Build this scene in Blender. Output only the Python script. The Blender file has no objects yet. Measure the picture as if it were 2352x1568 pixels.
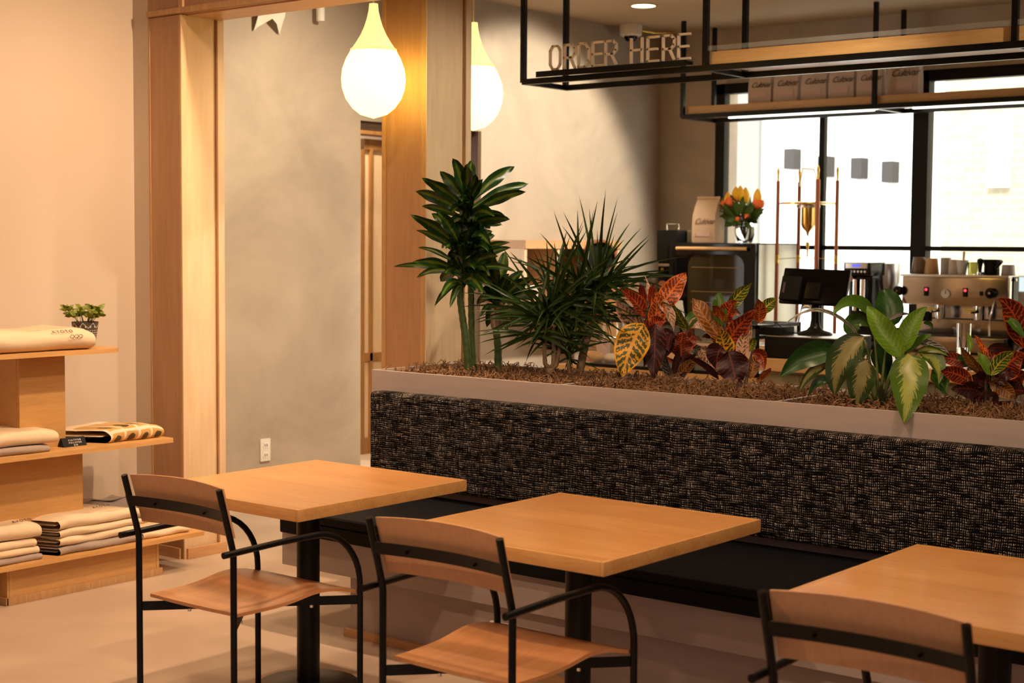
import bpy, bmesh, math, random
from mathutils import Vector, Matrix
random.seed(7)
S = bpy.context.scene
COL = S.collection
PI = math.pi
R = math.radians

# ------------------------------------------------------------------ camera
FPX = 3509.0
YAW, PIT, ROL = 0.67417, 0.064897, 0.0070326
CAM = Vector((0, 0, 1.60))
_cy, _sy = math.cos(YAW), math.sin(YAW)
FW = Vector((_cy*math.cos(PIT), _sy*math.cos(PIT), -math.sin(PIT)))
_r = Vector((_sy, -_cy, 0)); _u = _r.cross(FW)
RT = _r*math.cos(ROL) + _u*math.sin(ROL)
UP = _u*math.cos(ROL) - _r*math.sin(ROL)
cd = bpy.data.cameras.new('camera'); co = bpy.data.objects.new('camera', cd); COL.objects.link(co)
m = Matrix.Identity(4)
for i in range(3):
    m[i][0] = RT[i]; m[i][1] = UP[i]; m[i][2] = -FW[i]; m[i][3] = CAM[i]
co.matrix_world = m
cd.sensor_width = 36.0
cd.lens = FPX/2352*36
cd.clip_start = 0.05; cd.clip_end = 200
cd.dof.use_dof = True; cd.dof.focus_distance = 5.9; cd.dof.aperture_fstop = 4.0
S.camera = co
S.view_settings.view_transform = 'Standard'; S.view_settings.look = 'None'
S.view_settings.gamma = 1; S.view_settings.exposure = 0.0
S.view_settings.use_curve_mapping = False
S.cycles.use_denoising = True
S.cycles.sample_clamp_indirect = 6
S.cycles.caustics_reflective = False; S.cycles.caustics_refractive = False
S.cycles.max_bounces = 8

# ------------------------------------------------------------------ world and lights
w = bpy.data.worlds.new('world'); S.world = w; w.use_nodes = True
w.node_tree.nodes['Background'].inputs[0].default_value = (1.0, 0.98, 0.93, 1)
w.node_tree.nodes['Background'].inputs[1].default_value = 4.5

def lamp(name, kind, loc, power, color, size=0.1, spot=None, blend=0.6, aim=None, sizey=None):
    d = bpy.data.lights.new(name, kind); d.energy = power; d.color = color
    if kind == 'AREA':
        d.shape = 'DISK' if sizey is None else 'RECTANGLE'; d.size = size
        if sizey: d.size_y = sizey
    else:
        d.shadow_soft_size = size
    if kind == 'SPOT':
        d.spot_size = R(spot); d.spot_blend = blend
    o = bpy.data.objects.new(name, d); COL.objects.link(o); o.location = loc
    if aim is not None:
        o.rotation_euler = (Vector(aim)-Vector(loc)).to_track_quat('-Z', 'Y').to_euler()
    return o
WARM = (1.0, 0.68, 0.42)
WARM2 = (1.0, 0.80, 0.56)
# ceiling downlights over the seating area
for (x, y, ax, ay, e) in [(4.78, 3.7, 4.75, 6.3, 270), (4.2, 4.2, 3.9, 6.2, 80), (4.72, 2.2, 4.4, 3.9, 90), (2.6, 2.2, 3.5, 3.2, 120), (3.1, 4.9, 3.5, 4.2, 80), (3.3, 0.4, 3.7, 1.6, 95), (4.0, 5.1, 4.1, 6.1, 45)]:
    lamp('seating_downlight', 'SPOT', (x, y, 3.24), e, WARM, 0.05, 115, 0.8, (ax, ay, 0.4))
# lights over corridor, counter and bar, plus added fill spots
for (x, y, ax, ay, az, e, sp, bl, cl) in [(6.2, 5.0, 6.3, 6.9, 1.3, 330, 100, .9, WARM2), (8.75, 4.6, 8.75, 6.9, 1.75, 560, 66, .35, (1, .86, .66)), (8.6, 4.6, 9.85, 5.5, 1.2, 90, 48, .8, WARM2), (6.4, 3.2, 7.2, 4.4, 1.0, 85, 100, .9, WARM2), (6.4, 1.6, 7.4, 3.0, 1.0, 80, 100, .9, WARM2), (5.75, 3.1, 5.62, 4.9, 1.6, 125, 58, .8, (1, .86, .64)), (1.4, 3.0, 3.0, 3.0, 0.7, 150, 84, .8, WARM)]:  # added spots imitate far-wall daylight and brighten the column side and chair backs
    lamp('bar_and_fill_spot', 'SPOT', (x, y, 3.24), e, cl, 0.06, sp, bl, (ax, ay, az))
lamp('seating_fill', 'AREA', (2.2, 0.2, 3.2), 34, WARM, 3.0, aim=(3.6, 3.0, 0.0), sizey=3.0)
# daylight reaching the bar through its windows
wp = lamp('window_portal', 'AREA', (10.70, 3.7, 1.86), 1, (1, 1, 1), 5.3, aim=(5.0, 3.7, 1.86), sizey=2.0)
wp.data.cycles.is_portal = True
# weak cool fill added behind the camera, standing in for daylight
lamp('cool_fill', 'AREA', (-1.4, -0.6, 1.7), 22, (0.72, 0.82, 1.0), 3.0, aim=(4.5, 2.6, 0.6), sizey=2.0)
sun = lamp('sun', 'SUN', (0, 0, 10), 9.0, (1.0, 0.95, 0.86), 0.01)
sun.data.energy = 6.0
sun.rotation_euler = (Vector((0.75, 0.25, -0.62))).to_track_quat('-Z', 'Y').to_euler()

# ------------------------------------------------------------------ pixel helpers
def ray(px, py):
    return FW + RT*((px-1176)/FPX) - UP*((py-784)/FPX)
def atd(px, py, d):
    return CAM + ray(px, py)*d
def on(ax, v, px, py):
    r = ray(px, py); return CAM + r*((v-CAM[ax])/r[ax])
def depth(p):
    return (Vector(p)-CAM).dot(FW)

# ------------------------------------------------------------------ materials
MAT = {}
def newmat(name):
    mt = bpy.data.materials.new(name); mt.use_nodes = True
    nt = mt.node_tree; b = nt.nodes['Principled BSDF']; MAT[name] = mt
    return mt, nt, b
def N(nt, t, **kw):
    n = nt.nodes.new(t)
    for k, v in kw.items():
        if k.startswith('i_'):
            n.inputs[int(k[2:])].default_value = v
        else:
            setattr(n, k, v)
    return n
def plain(name, col, rough=0.5, metal=0.0, spec=0.5, emit=None, es=0, trans=0, ior=1.45, alpha=1, var=0, vs=8, bump=0, coat=0):
    mt, nt, b = newmat(name)
    b.inputs['Base Color'].default_value = (*col, 1); b.inputs['Roughness'].default_value = rough
    b.inputs['Metallic'].default_value = metal; b.inputs['Specular IOR Level'].default_value = spec
    b.inputs['Transmission Weight'].default_value = trans; b.inputs['IOR'].default_value = ior
    b.inputs['Alpha'].default_value = alpha; b.inputs['Coat Weight'].default_value = coat
    if emit: b.inputs['Emission Color'].default_value = (*emit, 1); b.inputs['Emission Strength'].default_value = es
    if var or bump:
        tc = N(nt, 'ShaderNodeTexCoord'); no = N(nt, 'ShaderNodeTexNoise'); no.inputs['Scale'].default_value = vs; no.inputs['Detail'].default_value = 5
        nt.links.new(tc.outputs['Object'], no.inputs['Vector'])
        if var:
            mx = N(nt, 'ShaderNodeMix', data_type='RGBA')
            mx.inputs[6].default_value = (*[c*(1-var) for c in col], 1); mx.inputs[7].default_value = (*[min(1, c*(1+var)) for c in col], 1)
            nt.links.new(no.outputs[0], mx.inputs[0]); nt.links.new(mx.outputs[2], b.inputs['Base Color'])
        if bump:
            bp = N(nt, 'ShaderNodeBump'); bp.inputs['Strength'].default_value = bump; bp.inputs['Distance'].default_value = 0.004
            nt.links.new(no.outputs[0], bp.inputs['Height']); nt.links.new(bp.outputs[0], b.inputs['Normal'])
    return mt
def wood(name, c1, c2, axis=0, scale=1.0, rough=0.4, figure=1.0, coat=0.0):
    """plywood / maple: grain stretched along one axis with a slow cathedral figure"""
    mt, nt, b = newmat(name); L = nt.links.new
    tc = N(nt, 'ShaderNodeTexCoord'); mp = N(nt, 'ShaderNodeMapping')
    sc = [9.0, 9.0, 9.0]; sc[axis] = 0.9
    mp.inputs['Scale'].default_value = [s*scale for s in sc]
    L(tc.outputs['Object'], mp.inputs[0])
    n1 = N(nt, 'ShaderNodeTexNoise'); n1.inputs['Scale'].default_value = 0.9; n1.inputs['Detail'].default_value = 3; n1.inputs['Distortion'].default_value = 0.8
    L(mp.outputs[0], n1.inputs['Vector'])
    mul = N(nt, 'ShaderNodeMath', operation='MULTIPLY'); mul.inputs[1].default_value = 9.0*figure; L(n1.outputs[0], mul.inputs[0])
    sn = N(nt, 'ShaderNodeMath', operation='SINE'); L(mul.outputs[0], sn.inputs[0])
    n2 = N(nt, 'ShaderNodeTexNoise'); n2.inputs['Scale'].default_value = 9; n2.inputs['Detail'].default_value = 6; L(mp.outputs[0], n2.inputs['Vector'])
    ma = N(nt, 'ShaderNodeMath', operation='MULTIPLY_ADD'); ma.inputs[1].default_value = 0.22; L(sn.outputs[0], ma.inputs[0]); L(n2.outputs[0], ma.inputs[2])
    mx = N(nt, 'ShaderNodeMix', data_type='RGBA'); mx.inputs[6].default_value = (*c1, 1); mx.inputs[7].default_value = (*c2, 1)
    mr = N(nt, 'ShaderNodeMapRange'); mr.inputs[1].default_value = 0.2; mr.inputs[2].default_value = 0.85; L(ma.outputs[0], mr.inputs[0])
    L(mr.outputs[0], mx.inputs[0]); L(mx.outputs[2], b.inputs['Base Color'])
    b.inputs['Roughness'].default_value = rough; b.inputs['Coat Weight'].default_value = coat; b.inputs['Coat Roughness'].default_value = 0.25
    return mt

wood('maple_x', (0.50, 0.27, 0.12), (0.66, 0.40, 0.20), 0)
wood('maple_y', (0.50, 0.27, 0.12), (0.66, 0.40, 0.20), 1)
wood('maple_z', (0.62, 0.43, 0.26), (0.74, 0.55, 0.35), 2, 0.5, figure=0.6)
wood('maple_edge', (0.44, 0.25, 0.11), (0.62, 0.38, 0.18), 2, 2.0)
wood('veneer', (0.38, 0.205, 0.10), (0.48, 0.275, 0.14), 2, 0.7, 0.4, 0.9)
wood('table_wood', (0.53, 0.24, 0.07), (0.70, 0.36, 0.12), 1, 0.9, 0.30, 0.8, 0.25)
wood('table_edge', (0.50, 0.25, 0.08), (0.66, 0.37, 0.14), 1, 2.0, 0.3, 0.6)
wood('seat_ply', (0.50, 0.215, 0.085), (0.62, 0.30, 0.135), 0, 0.8, 0.28, 0.6, 0.3)
wood('back_ply', (0.58, 0.29, 0.145), (0.66, 0.36, 0.19), 2, 1.2, 0.4, 0.4)
wood('shelf_wood', (0.52, 0.27, 0.09), (0.66, 0.37, 0.14), 0, 1.0, 0.4, 0.5)
wood('shelf_wood_v', (0.50, 0.27, 0.09), (0.62, 0.35, 0.13), 0, 1.4, 0.42, 0.5)
wood('shelf_edge', (0.50, 0.30, 0.12), (0.62, 0.38, 0.16), 0, 2.0, 0.5, 0.4)
wood('grey_ply', (0.34, 0.285, 0.27), (0.40, 0.335, 0.315), 1, 0.7, 0.55, 0.5)
wood('counter_wood', (0.52, 0.29, 0.11), (0.66, 0.40, 0.17), 1, 1.0, 0.35, 0.5)
wood('dark_wood', (0.22, 0.10, 0.03), (0.40, 0.19, 0.06), 2, 1.4, 0.5, 0.7)
wood('cup_wood', (0.60, 0.34, 0.13), (0.72, 0.44, 0.20), 2, 5, 0.5, 0.6)
plain('black_metal', (0.004, 0.004, 0.005), 0.34, 0.0, 0.3)
plain('black_matte', (0.005, 0.005, 0.005), 0.55, spec=0.25)
plain('black_gloss', (0.003, 0.003, 0.004), 0.14, spec=0.3)
plain('black_vinyl', (0.004, 0.0045, 0.007), 0.6, spec=0.15, bump=0.2, vs=60)
plain('frame_brown', (0.006, 0.004, 0.003), 0.5, spec=0.25)
plain('steel', (0.46, 0.41, 0.37), 0.14, 1.0)
plain('steel_soft', (0.66, 0.64, 0.62), 0.34, 1.0)
plain('chrome', (0.8, 0.8, 0.8), 0.06, 1.0)
plain('copper', (0.36, 0.13, 0.06), 0.4, 0.55)
plain('brass', (0.83, 0.52, 0.13), 0.2, 1.0)
plain('peach_wall', (0.60, 0.50, 0.40), 0.85, var=0.04, vs=1.5)
plain('white_wall', (0.78, 0.74, 0.68), 0.8)
plain('facade', (0.92, 0.92, 0.90), 0.9)
plain('facade_box', (0.035, 0.035, 0.038), 0.9)
plain('brick_cream', (0.80, 0.74, 0.55), 0.9, var=0.1, vs=3)
plain('ceiling_paint', (0.44, 0.35, 0.24), 0.9, var=0.04, vs=2)
plain('ivory_plastic', (0.80, 0.76, 0.68), 0.4)
plain('white_plastic', (0.85, 0.83, 0.80), 0.4)
plain('dark_slot', (0.05, 0.04, 0.04), 0.6)
plain('letter_pink', (0.82, 0.68, 0.58), 0.45)
plain('beige_cloth', (0.74, 0.58, 0.40), 0.9, var=0.05, vs=30, bump=0.5)
plain('grey_cloth', (0.36, 0.29, 0.25), 0.9, var=0.08, vs=30, bump=0.5)
plain('ink_brown', (0.10, 0.06, 0.04), 0.8)
plain('ink_white', (0.80, 0.76, 0.70), 0.8)
plain('ink_pink', (0.64, 0.43, 0.37), 0.8)
plain('kraft', (0.62, 0.44, 0.30), 0.8, var=0.06, vs=20, bump=0.4)
plain('bag_paper', (0.56, 0.44, 0.36), 0.75, var=0.04, vs=12, bump=0.6)
plain('lamp_cone', (0.9, 0.75, 0.5), 0.6, emit=(1.0, 0.78, 0.30), es=1.15)
plain('lamp_globe', (0.9, 0.85, 0.7), 0.5, emit=(1.0, 0.66, 0.125), es=6.5)
plain('lamp_seam', (0.9, 0.75, 0.5), 0.6, emit=(1.0, 0.74, 0.24), es=1.0)
plain('cord_white', (0.85, 0.66, 0.50), 0.5)
plain('downlight_glow', (1, 1, 1), 0.5, emit=(1.0, 0.86, 0.45), es=7)
plain('led_white', (1, 1, 1), 0.5, emit=(1.0, 0.95, 0.82), es=3.0)
plain('red_led', (0.6, 0.02, 0.03), 0.4, emit=(1.0, 0.05, 0.08), es=2.5)
plain('blue_screen', (0.05, 0.05, 0.4), 0.4, emit=(0.12, 0.14, 0.9), es=1.2)
plain('screen_pale', (0.5, 0.6, 0.62), 0.3, emit=(0.75, 0.95, 1.0), es=0.9)
plain('glass', (1, 1, 1), 0.0, trans=1.0, ior=1.45)
plain('water', (0.95, 1, 1), 0.0, trans=1.0, ior=1.33)
plain('pane', (0.97, 0.99, 0.98), 0.0, spec=0.5, alpha=0.07)
plain('pot_dark', (0.10, 0.09, 0.08), 0.6)
plain('soil', (0.05, 0.03, 0.02), 0.95)
plain('cane_green', (0.045, 0.075, 0.015), 0.5, var=0.5, vs=30)
plain('cane_brown', (0.20, 0.13, 0.08), 0.8, var=0.35, vs=40, bump=1)
plain('stem_dark', (0.08, 0.045, 0.03), 0.7)
plain('petiole', (0.12, 0.16, 0.04), 0.5)
plain('tulip', (0.95, 0.55, 0.02), 0.5)
plain('rose', (0.90, 0.16, 0.03), 0.5, var=0.15, vs=40)
plain('flower_leaf', (0.07, 0.13, 0.02), 0.5, var=0.4, vs=10)
plain('herb', (0.20, 0.24, 0.03), 0.5, var=0.4, vs=20)
plain('moss_brown', (0.20, 0.105, 0.05), 0.95, var=0.8, vs=26)
plain('green_tile', (0.30, 0.30, 0.20), 0.3)
plain('grout', (0.45, 0.40, 0.28), 0.8)
plain('gold', (0.9, 0.62, 0.25), 0.25, 1.0)
plain('bun', (0.66, 0.36, 0.13), 0.6, var=0.2, vs=20)
plain('pink_cup', (0.75, 0.52, 0.46), 0.5)
plain('brown_cup', (0.22, 0.14, 0.09), 0.35)
plain('grey_cup', (0.50, 0.44, 0.42), 0.5)
plain('cream_cup', (0.78, 0.66, 0.52), 0.5)
plain('olive_glass', (0.60, 0.58, 0.25), 0.05, trans=0.8)
plain('yellow_label', (0.75, 0.58, 0.05), 0.5)
plain('paper', (0.80, 0.76, 0.68), 0.8)
plain('purple_dark', (0.10, 0.05, 0.12), 0.5)
plain('oven_glass', (0.035, 0.026, 0.012), 0.06, spec=0.25)
plain('rack_brown', (0.20, 0.13, 0.05), 0.3)  # plain brown of the oven racks

# far plaster wall: soft grey-beige trowelled clouds
mt, nt, b = newmat('plaster'); L = nt.links.new
tc = N(nt, 'ShaderNodeTexCoord'); a1 = N(nt, 'ShaderNodeTexNoise'); a1.inputs['Scale'].default_value = 1.3; a1.inputs['Detail'].default_value = 7; a1.inputs['Roughness'].default_value = 0.62; a1.inputs['Distortion'].default_value = 0.7
L(tc.outputs['Object'], a1.inputs['Vector'])
cr = N(nt, 'ShaderNodeValToRGB'); cr.color_ramp.elements[0].position = 0.3; cr.color_ramp.elements[0].color = (0.36, 0.30, 0.235, 1)
cr.color_ramp.elements[1].position = 0.72; cr.color_ramp.elements[1].color = (0.53, 0.44, 0.345, 1)
L(a1.outputs[0], cr.inputs[0]); L(cr.outputs[0], b.inputs['Base Color']); b.inputs['Roughness'].default_value = 0.6
# floor
mt, nt, b = newmat('floor_mat'); L = nt.links.new
tc = N(nt, 'ShaderNodeTexCoord'); a1 = N(nt, 'ShaderNodeTexNoise'); a1.inputs['Scale'].default_value = 2.2; a1.inputs['Detail'].default_value = 8; a1.inputs['Distortion'].default_value = 0.5
L(tc.outputs['Object'], a1.inputs['Vector'])
cr = N(nt, 'ShaderNodeValToRGB'); cr.color_ramp.elements[0].position = 0.25; cr.color_ramp.elements[0].color = (0.44, 0.33, 0.25, 1)
cr.color_ramp.elements[1].position = 0.75; cr.color_ramp.elements[1].color = (0.56, 0.43, 0.33, 1)
L(a1.outputs[0], cr.inputs[0]); L(cr.outputs[0], b.inputs['Base Color']); b.inputs['Roughness'].default_value = 0.45
# woven upholstery: dark threads crossing a cream ground
mt, nt, b = newmat('tweed'); L = nt.links.new
tc = N(nt, 'ShaderNodeTexCoord'); sx = N(nt, 'ShaderNodeSeparateXYZ'); L(tc.outputs['Object'], sx.inputs[0])
def M(op, a, bb=None, cc=None):
    n = N(nt, 'ShaderNodeMath', operation=op)
    for i, v in enumerate((a, bb, cc)):
        if v is None: continue
        if isinstance(v, (int, float)): n.inputs[i].default_value = v
        else: L(v, n.inputs[i])
    return n.outputs[0]
def noise3(scale, vec, detail=2, mapscale=None):
    n = N(nt, 'ShaderNodeTexNoise'); n.inputs['Scale'].default_value = scale; n.inputs['Detail'].default_value = detail
    if mapscale:
        mp = N(nt, 'ShaderNodeMapping'); mp.inputs['Scale'].default_value = mapscale; L(vec, mp.inputs[0]); vec = mp.outputs[0]
    L(vec, n.inputs['Vector']); return n.outputs[0]
ob = tc.outputs['Object']
wob1 = noise3(1, ob, 3, (1, 13, 14)); wob2 = noise3(1, ob, 3, (1, 12, 16))
cy_ = M('ADD', M('MULTIPLY', sx.outputs[1], 135), M('MULTIPLY', wob2, 1.6))
cz_ = M('ADD', M('MULTIPLY', M('ADD', sx.outputs[2], M('MULTIPLY', sx.outputs[0], 0.8)), 112), M('MULTIPLY', wob1, 2.0))
fy = M('FRACT', cy_); fz = M('FRACT', cz_)
thy = M('MULTIPLY_ADD', noise3(1, ob, 2, (1, 90, 22)), 1.7, -0.29)
thz = M('MULTIPLY_ADD', noise3(1, ob, 3, (1, 16, 75)), 2.2, -0.47)
my_ = M('GREATER_THAN', fy, thy); mz_ = M('GREATER_THAN', fz, thz)
mk = M('MULTIPLY', my_, mz_)
wn = N(nt, 'ShaderNodeTexWhiteNoise', noise_dimensions='2D'); cb = N(nt, 'ShaderNodeCombineXYZ')
L(M('FLOOR', cy_), cb.inputs[0]); L(M('FLOOR', cz_), cb.inputs[1]); L(cb.outputs[0], wn.inputs[0])
b.inputs['Specular IOR Level'].default_value = 0.05
br = M('MULTIPLY_ADD', wn.outputs[0], 0.75, 0.25)
mx = N(nt, 'ShaderNodeMix', data_type='RGBA'); mx.inputs[6].default_value = (0.003, 0.003, 0.004, 1); mx.inputs[7].default_value = (0.44, 0.37, 0.31, 1)
L(M('MULTIPLY', mk, br), mx.inputs[0]); L(mx.outputs[2], b.inputs['Base Color']); b.inputs['Roughness'].default_value = 0.9
bp = N(nt, 'ShaderNodeBump'); bp.inputs['Strength'].default_value = 0.4; bp.inputs['Distance'].default_value = 0.002; L(mk, bp.inputs['Height']); L(bp.outputs[0], b.inputs['Normal'])
# exterior brick
mt, nt, b = newmat('brick'); L = nt.links.new
tc = N(nt, 'ShaderNodeTexCoord'); mp = N(nt, 'ShaderNodeMapping'); mp.inputs['Rotation'].default_value = (0, R(90), R(90)); bk = N(nt, 'ShaderNodeTexBrick')
L(tc.outputs['Object'], mp.inputs[0]); L(mp.outputs[0], bk.inputs['Vector']); bk.inputs['Scale'].default_value = 3.0
bk.inputs['Color1'].default_value = (0.40, 0.38, 0.28, 1); bk.inputs['Color2'].default_value = (0.36, 0.335, 0.235, 1); bk.inputs['Mortar'].default_value = (0.44, 0.42, 0.34, 1)
L(bk.outputs[0], b.inputs['Base Color']); b.inputs['Roughness'].default_value = 0.9
# patterned pot
mt, nt, b = newmat('pot_pattern'); L = nt.links.new
uv = N(nt, 'ShaderNodeUVMap'); sx = N(nt, 'ShaderNodeSeparateXYZ'); L(uv.outputs[0], sx.inputs[0])
u, v = sx.outputs[0], sx.outputs[1]
tri = M('MULTIPLY', M('ABSOLUTE', M('SUBTRACT', M('FRACT', M('MULTIPLY', u, 8)), 0.5)), 2)
zig = M('LESS_THAN', M('ABSOLUTE', M('SUBTRACT', M('MULTIPLY_ADD', tri, 0.22, 0.74), v)), 0.018)
zone = M('GREATER_THAN', v, 0.70)
dots = M('MULTIPLY', M('LESS_THAN', M('ABSOLUTE', M('SUBTRACT', M('FRACT', M('MULTIPLY', u, 30)), 0.5)), 0.26), M('LESS_THAN', M('ABSOLUTE', M('SUBTRACT', M('FRACT', M('MULTIPLY', v, 10)), 0.5)), 0.27))
low = M('MULTIPLY', dots, M('LESS_THAN', v, 0.66))
small = M('MULTIPLY', M('LESS_THAN', M('ABSOLUTE', M('SUBTRACT', M('FRACT', M('MULTIPLY', u, 16)), 0.5)), 0.12), M('MULTIPLY', M('GREATER_THAN', v, 0.76), M('LESS_THAN', v, 0.84)))
allm = M('MAXIMUM', M('MAXIMUM', M('MULTIPLY', zig, zone), low), small)
mx = N(nt, 'ShaderNodeMix', data_type='RGBA'); mx.inputs[6].default_value = (0.07, 0.06, 0.055, 1); mx.inputs[7].default_value = (0.60, 0.55, 0.48, 1)
L(allm, mx.inputs[0]); L(mx.outputs[2], b.inputs['Base Color']); b.inputs['Roughness'].default_value = 0.6
# printed pullover cloth with picture panels
mt, nt, b = newmat('print_cloth'); L = nt.links.new
uv = N(nt, 'ShaderNodeUVMap'); sx = N(nt, 'ShaderNodeSeparateXYZ'); L(uv.outputs[0], sx.inputs[0]); u, v = sx.outputs[0], sx.outputs[1]
fu = M('FRACT', M('MULTIPLY', u, 3)); fv = M('FRACT', M('MULTIPLY', v, 4.0))
frame = M('MAXIMUM', M('LESS_THAN', fu, 0.2), M('LESS_THAN', fv, 0.16))
du = M('SUBTRACT', fu, 0.6); dv = M('SUBTRACT', fv, 0.58)
rr = M('ADD', M('MULTIPLY', M('MULTIPLY', du, du), 1.0), M('MULTIPLY', dv, dv))
nz = noise3(26, uv.outputs[0], 3)
blob = M('LESS_THAN', M('ADD', rr, M('MULTIPLY', nz, 0.09)), 0.105)
mx = N(nt, 'ShaderNodeMix', data_type='RGBA'); mx.inputs[6].default_value = (0.55, 0.32, 0.10, 1); mx.inputs[7].default_value = (0.07, 0.05, 0.02, 1)
L(blob, mx.inputs[0]); m2 = N(nt, 'ShaderNodeMix', data_type='RGBA'); L(frame, m2.inputs[0]); L(mx.outputs[2], m2.inputs[6]); m2.inputs[7].default_value = (0.78, 0.62, 0.46, 1)
L(m2.outputs[2], b.inputs['Base Color']); b.inputs['Roughness'].default_value = 0.9

def leafmat(name, blade, vein, veins=9.0, midw=0.09, veinw=0.22, edge=0.93, blotch=0.0, rough=0.35, slant=1.7, mode='vein', trans=0.12):
    """leaf pattern in leaf coordinates (u across, v along): midrib, side veins, margin"""
    global nt, L
    mt, nt, b = newmat(name); L = nt.links.new
    uv = N(nt, 'ShaderNodeUVMap'); sx = N(nt, 'ShaderNodeSeparateXYZ'); L(uv.outputs[0], sx.inputs[0])
    u = M('ABSOLUTE', M('MULTIPLY_ADD', sx.outputs[0], 2, -1)); v = sx.outputs[1]
    oi = N(nt, 'ShaderNodeTexCoord')
    nz = noise3(75, oi.outputs['Object'], 4)
    nz2 = noise3(14, oi.outputs['Object'], 2)
    mid = M('LESS_THAN', u, midw)
    if mode == 'vein':
        ph = M('FRACT', M('ADD', M('SUBTRACT', M('MULTIPLY', v, veins), M('MULTIPLY', u, slant)), M('MULTIPLY', nz, 1.3)))
        vn = M('LESS_THAN', ph, M('ADD', M('MULTIPLY', nz2, 0.25), veinw-0.12))
        mk = M('MAXIMUM', M('MAXIMUM', mid, vn), M('GREATER_THAN', M('ADD', u, M('MULTIPLY', nz, 0.1)), edge+0.05))
        if blotch: mk = M('MAXIMUM', mk, M('LESS_THAN', nz, blotch))
    elif mode == 'center':   # pale feathered centre, dark margin
        cbx = N(nt, 'ShaderNodeCombineXYZ'); L(M('SUBTRACT', M('MULTIPLY', v, 22), M('MULTIPLY', u, 7)), cbx.inputs[0]); L(M('MULTIPLY', sx.outputs[0], 3), cbx.inputs[1])
        jag = M('MULTIPLY', M('SUBTRACT', noise3(1.6, cbx.outputs[0], 4), 0.5), 1.5)
        mk = M('LESS_THAN', M('ADD', M('ADD', u, jag), M('MULTIPLY', nz, 0.15)), M('MULTIPLY_ADD', v, -0.34, 0.70))
    else:                    # stripe
        mk = M('LESS_THAN', M('ADD', u, M('MULTIPLY', nz, 0.4)), 0.46)
    mx = N(nt, 'ShaderNodeMix', data_type='RGBA'); mx.inputs[6].default_value = (*blade, 1); mx.inputs[7].default_value = (*vein, 1)
    L(mk, mx.inputs[0])
    hs = N(nt, 'ShaderNodeHueSaturation'); L(M('MULTIPLY_ADD', nz2, 0.9, 0.55), hs.inputs['Value']); L(mx.outputs[2], hs.inputs['Color'])
    L(hs.outputs[0], b.inputs['Base Color']); b.inputs['Roughness'].default_value = rough
    b.inputs['Specular IOR Level'].default_value = 0.3
    bp = N(nt, 'ShaderNodeBump'); bp.inputs['Strength'].default_value = 0.5; bp.inputs['Distance'].default_value = 0.003; L(mk, bp.inputs['Height']); L(bp.outputs[0], b.inputs['Normal'])
leafmat('lf_corn', (0.012, 0.040, 0.008), (0.085, 0.125, 0.010), mode='stripe', rough=0.28)
leafmat('lf_marg', (0.014, 0.034, 0.005), (0.026, 0.056, 0.007), mode='stripe', rough=0.32)
leafmat('lf_yellow', (0.06, 0.07, 0.015), (0.72, 0.36, 0.02), 9, 0.10, 0.34, 0.86, 0.40)
leafmat('lf_orange', (0.16, 0.028, 0.012), (0.62, 0.15, 0.02), 11, 0.09, 0.30, 0.88, 0.42)
leafmat('lf_red', (0.10, 0.014, 0.008), (0.46, 0.075, 0.015), 11, 0.08, 0.24, 0.9, 0.36)
leafmat('lf_dark', (0.028, 0.010, 0.010), (0.16, 0.032, 0.02), 9, 0.06, 0.14, 0.97)
leafmat('lf_pale', (0.16, 0.13, 0.06), (0.68, 0.40, 0.28), 8, 0.10, 0.42, 0.86, 0.45)
leafmat('lf_greeny', (0.045, 0.10, 0.014), (0.55, 0.46, 0.04), 8, 0.09, 0.20, 0.97)
leafmat('lf_bronze', (0.15, 0.055, 0.012), (0.40, 0.17, 0.04), 10, 0.08, 0.26, 0.92, 0.35)
leafmat('lf_grey', (0.05, 0.055, 0.04), (0.34, 0.32, 0.26), 9, 0.08, 0.3, 0.9, 0.3)
leafmat('lf_green', (0.050, 0.125, 0.012), (0.085, 0.17, 0.02), 7, 0.04, 0.10, 1.2, rough=0.32)
leafmat('lf_dkgreen', (0.016, 0.055, 0.010), (0.028, 0.085, 0.014), 7, 0.04, 0.10, 1.2, rough=0.32)
leafmat('lf_lime', (0.085, 0.18, 0.010), (0.13, 0.23, 0.018), 12, 0.03, 0.30, 1.2, rough=0.35)
leafmat('lf_varieg', (0.022, 0.045, 0.008), (0.19, 0.17, 0.06), mode='center', rough=0.35)
leafmat('lf_varieg2', (0.045, 0.095, 0.008), (0.22, 0.25, 0.05), mode='center', rough=0.35)

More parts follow.
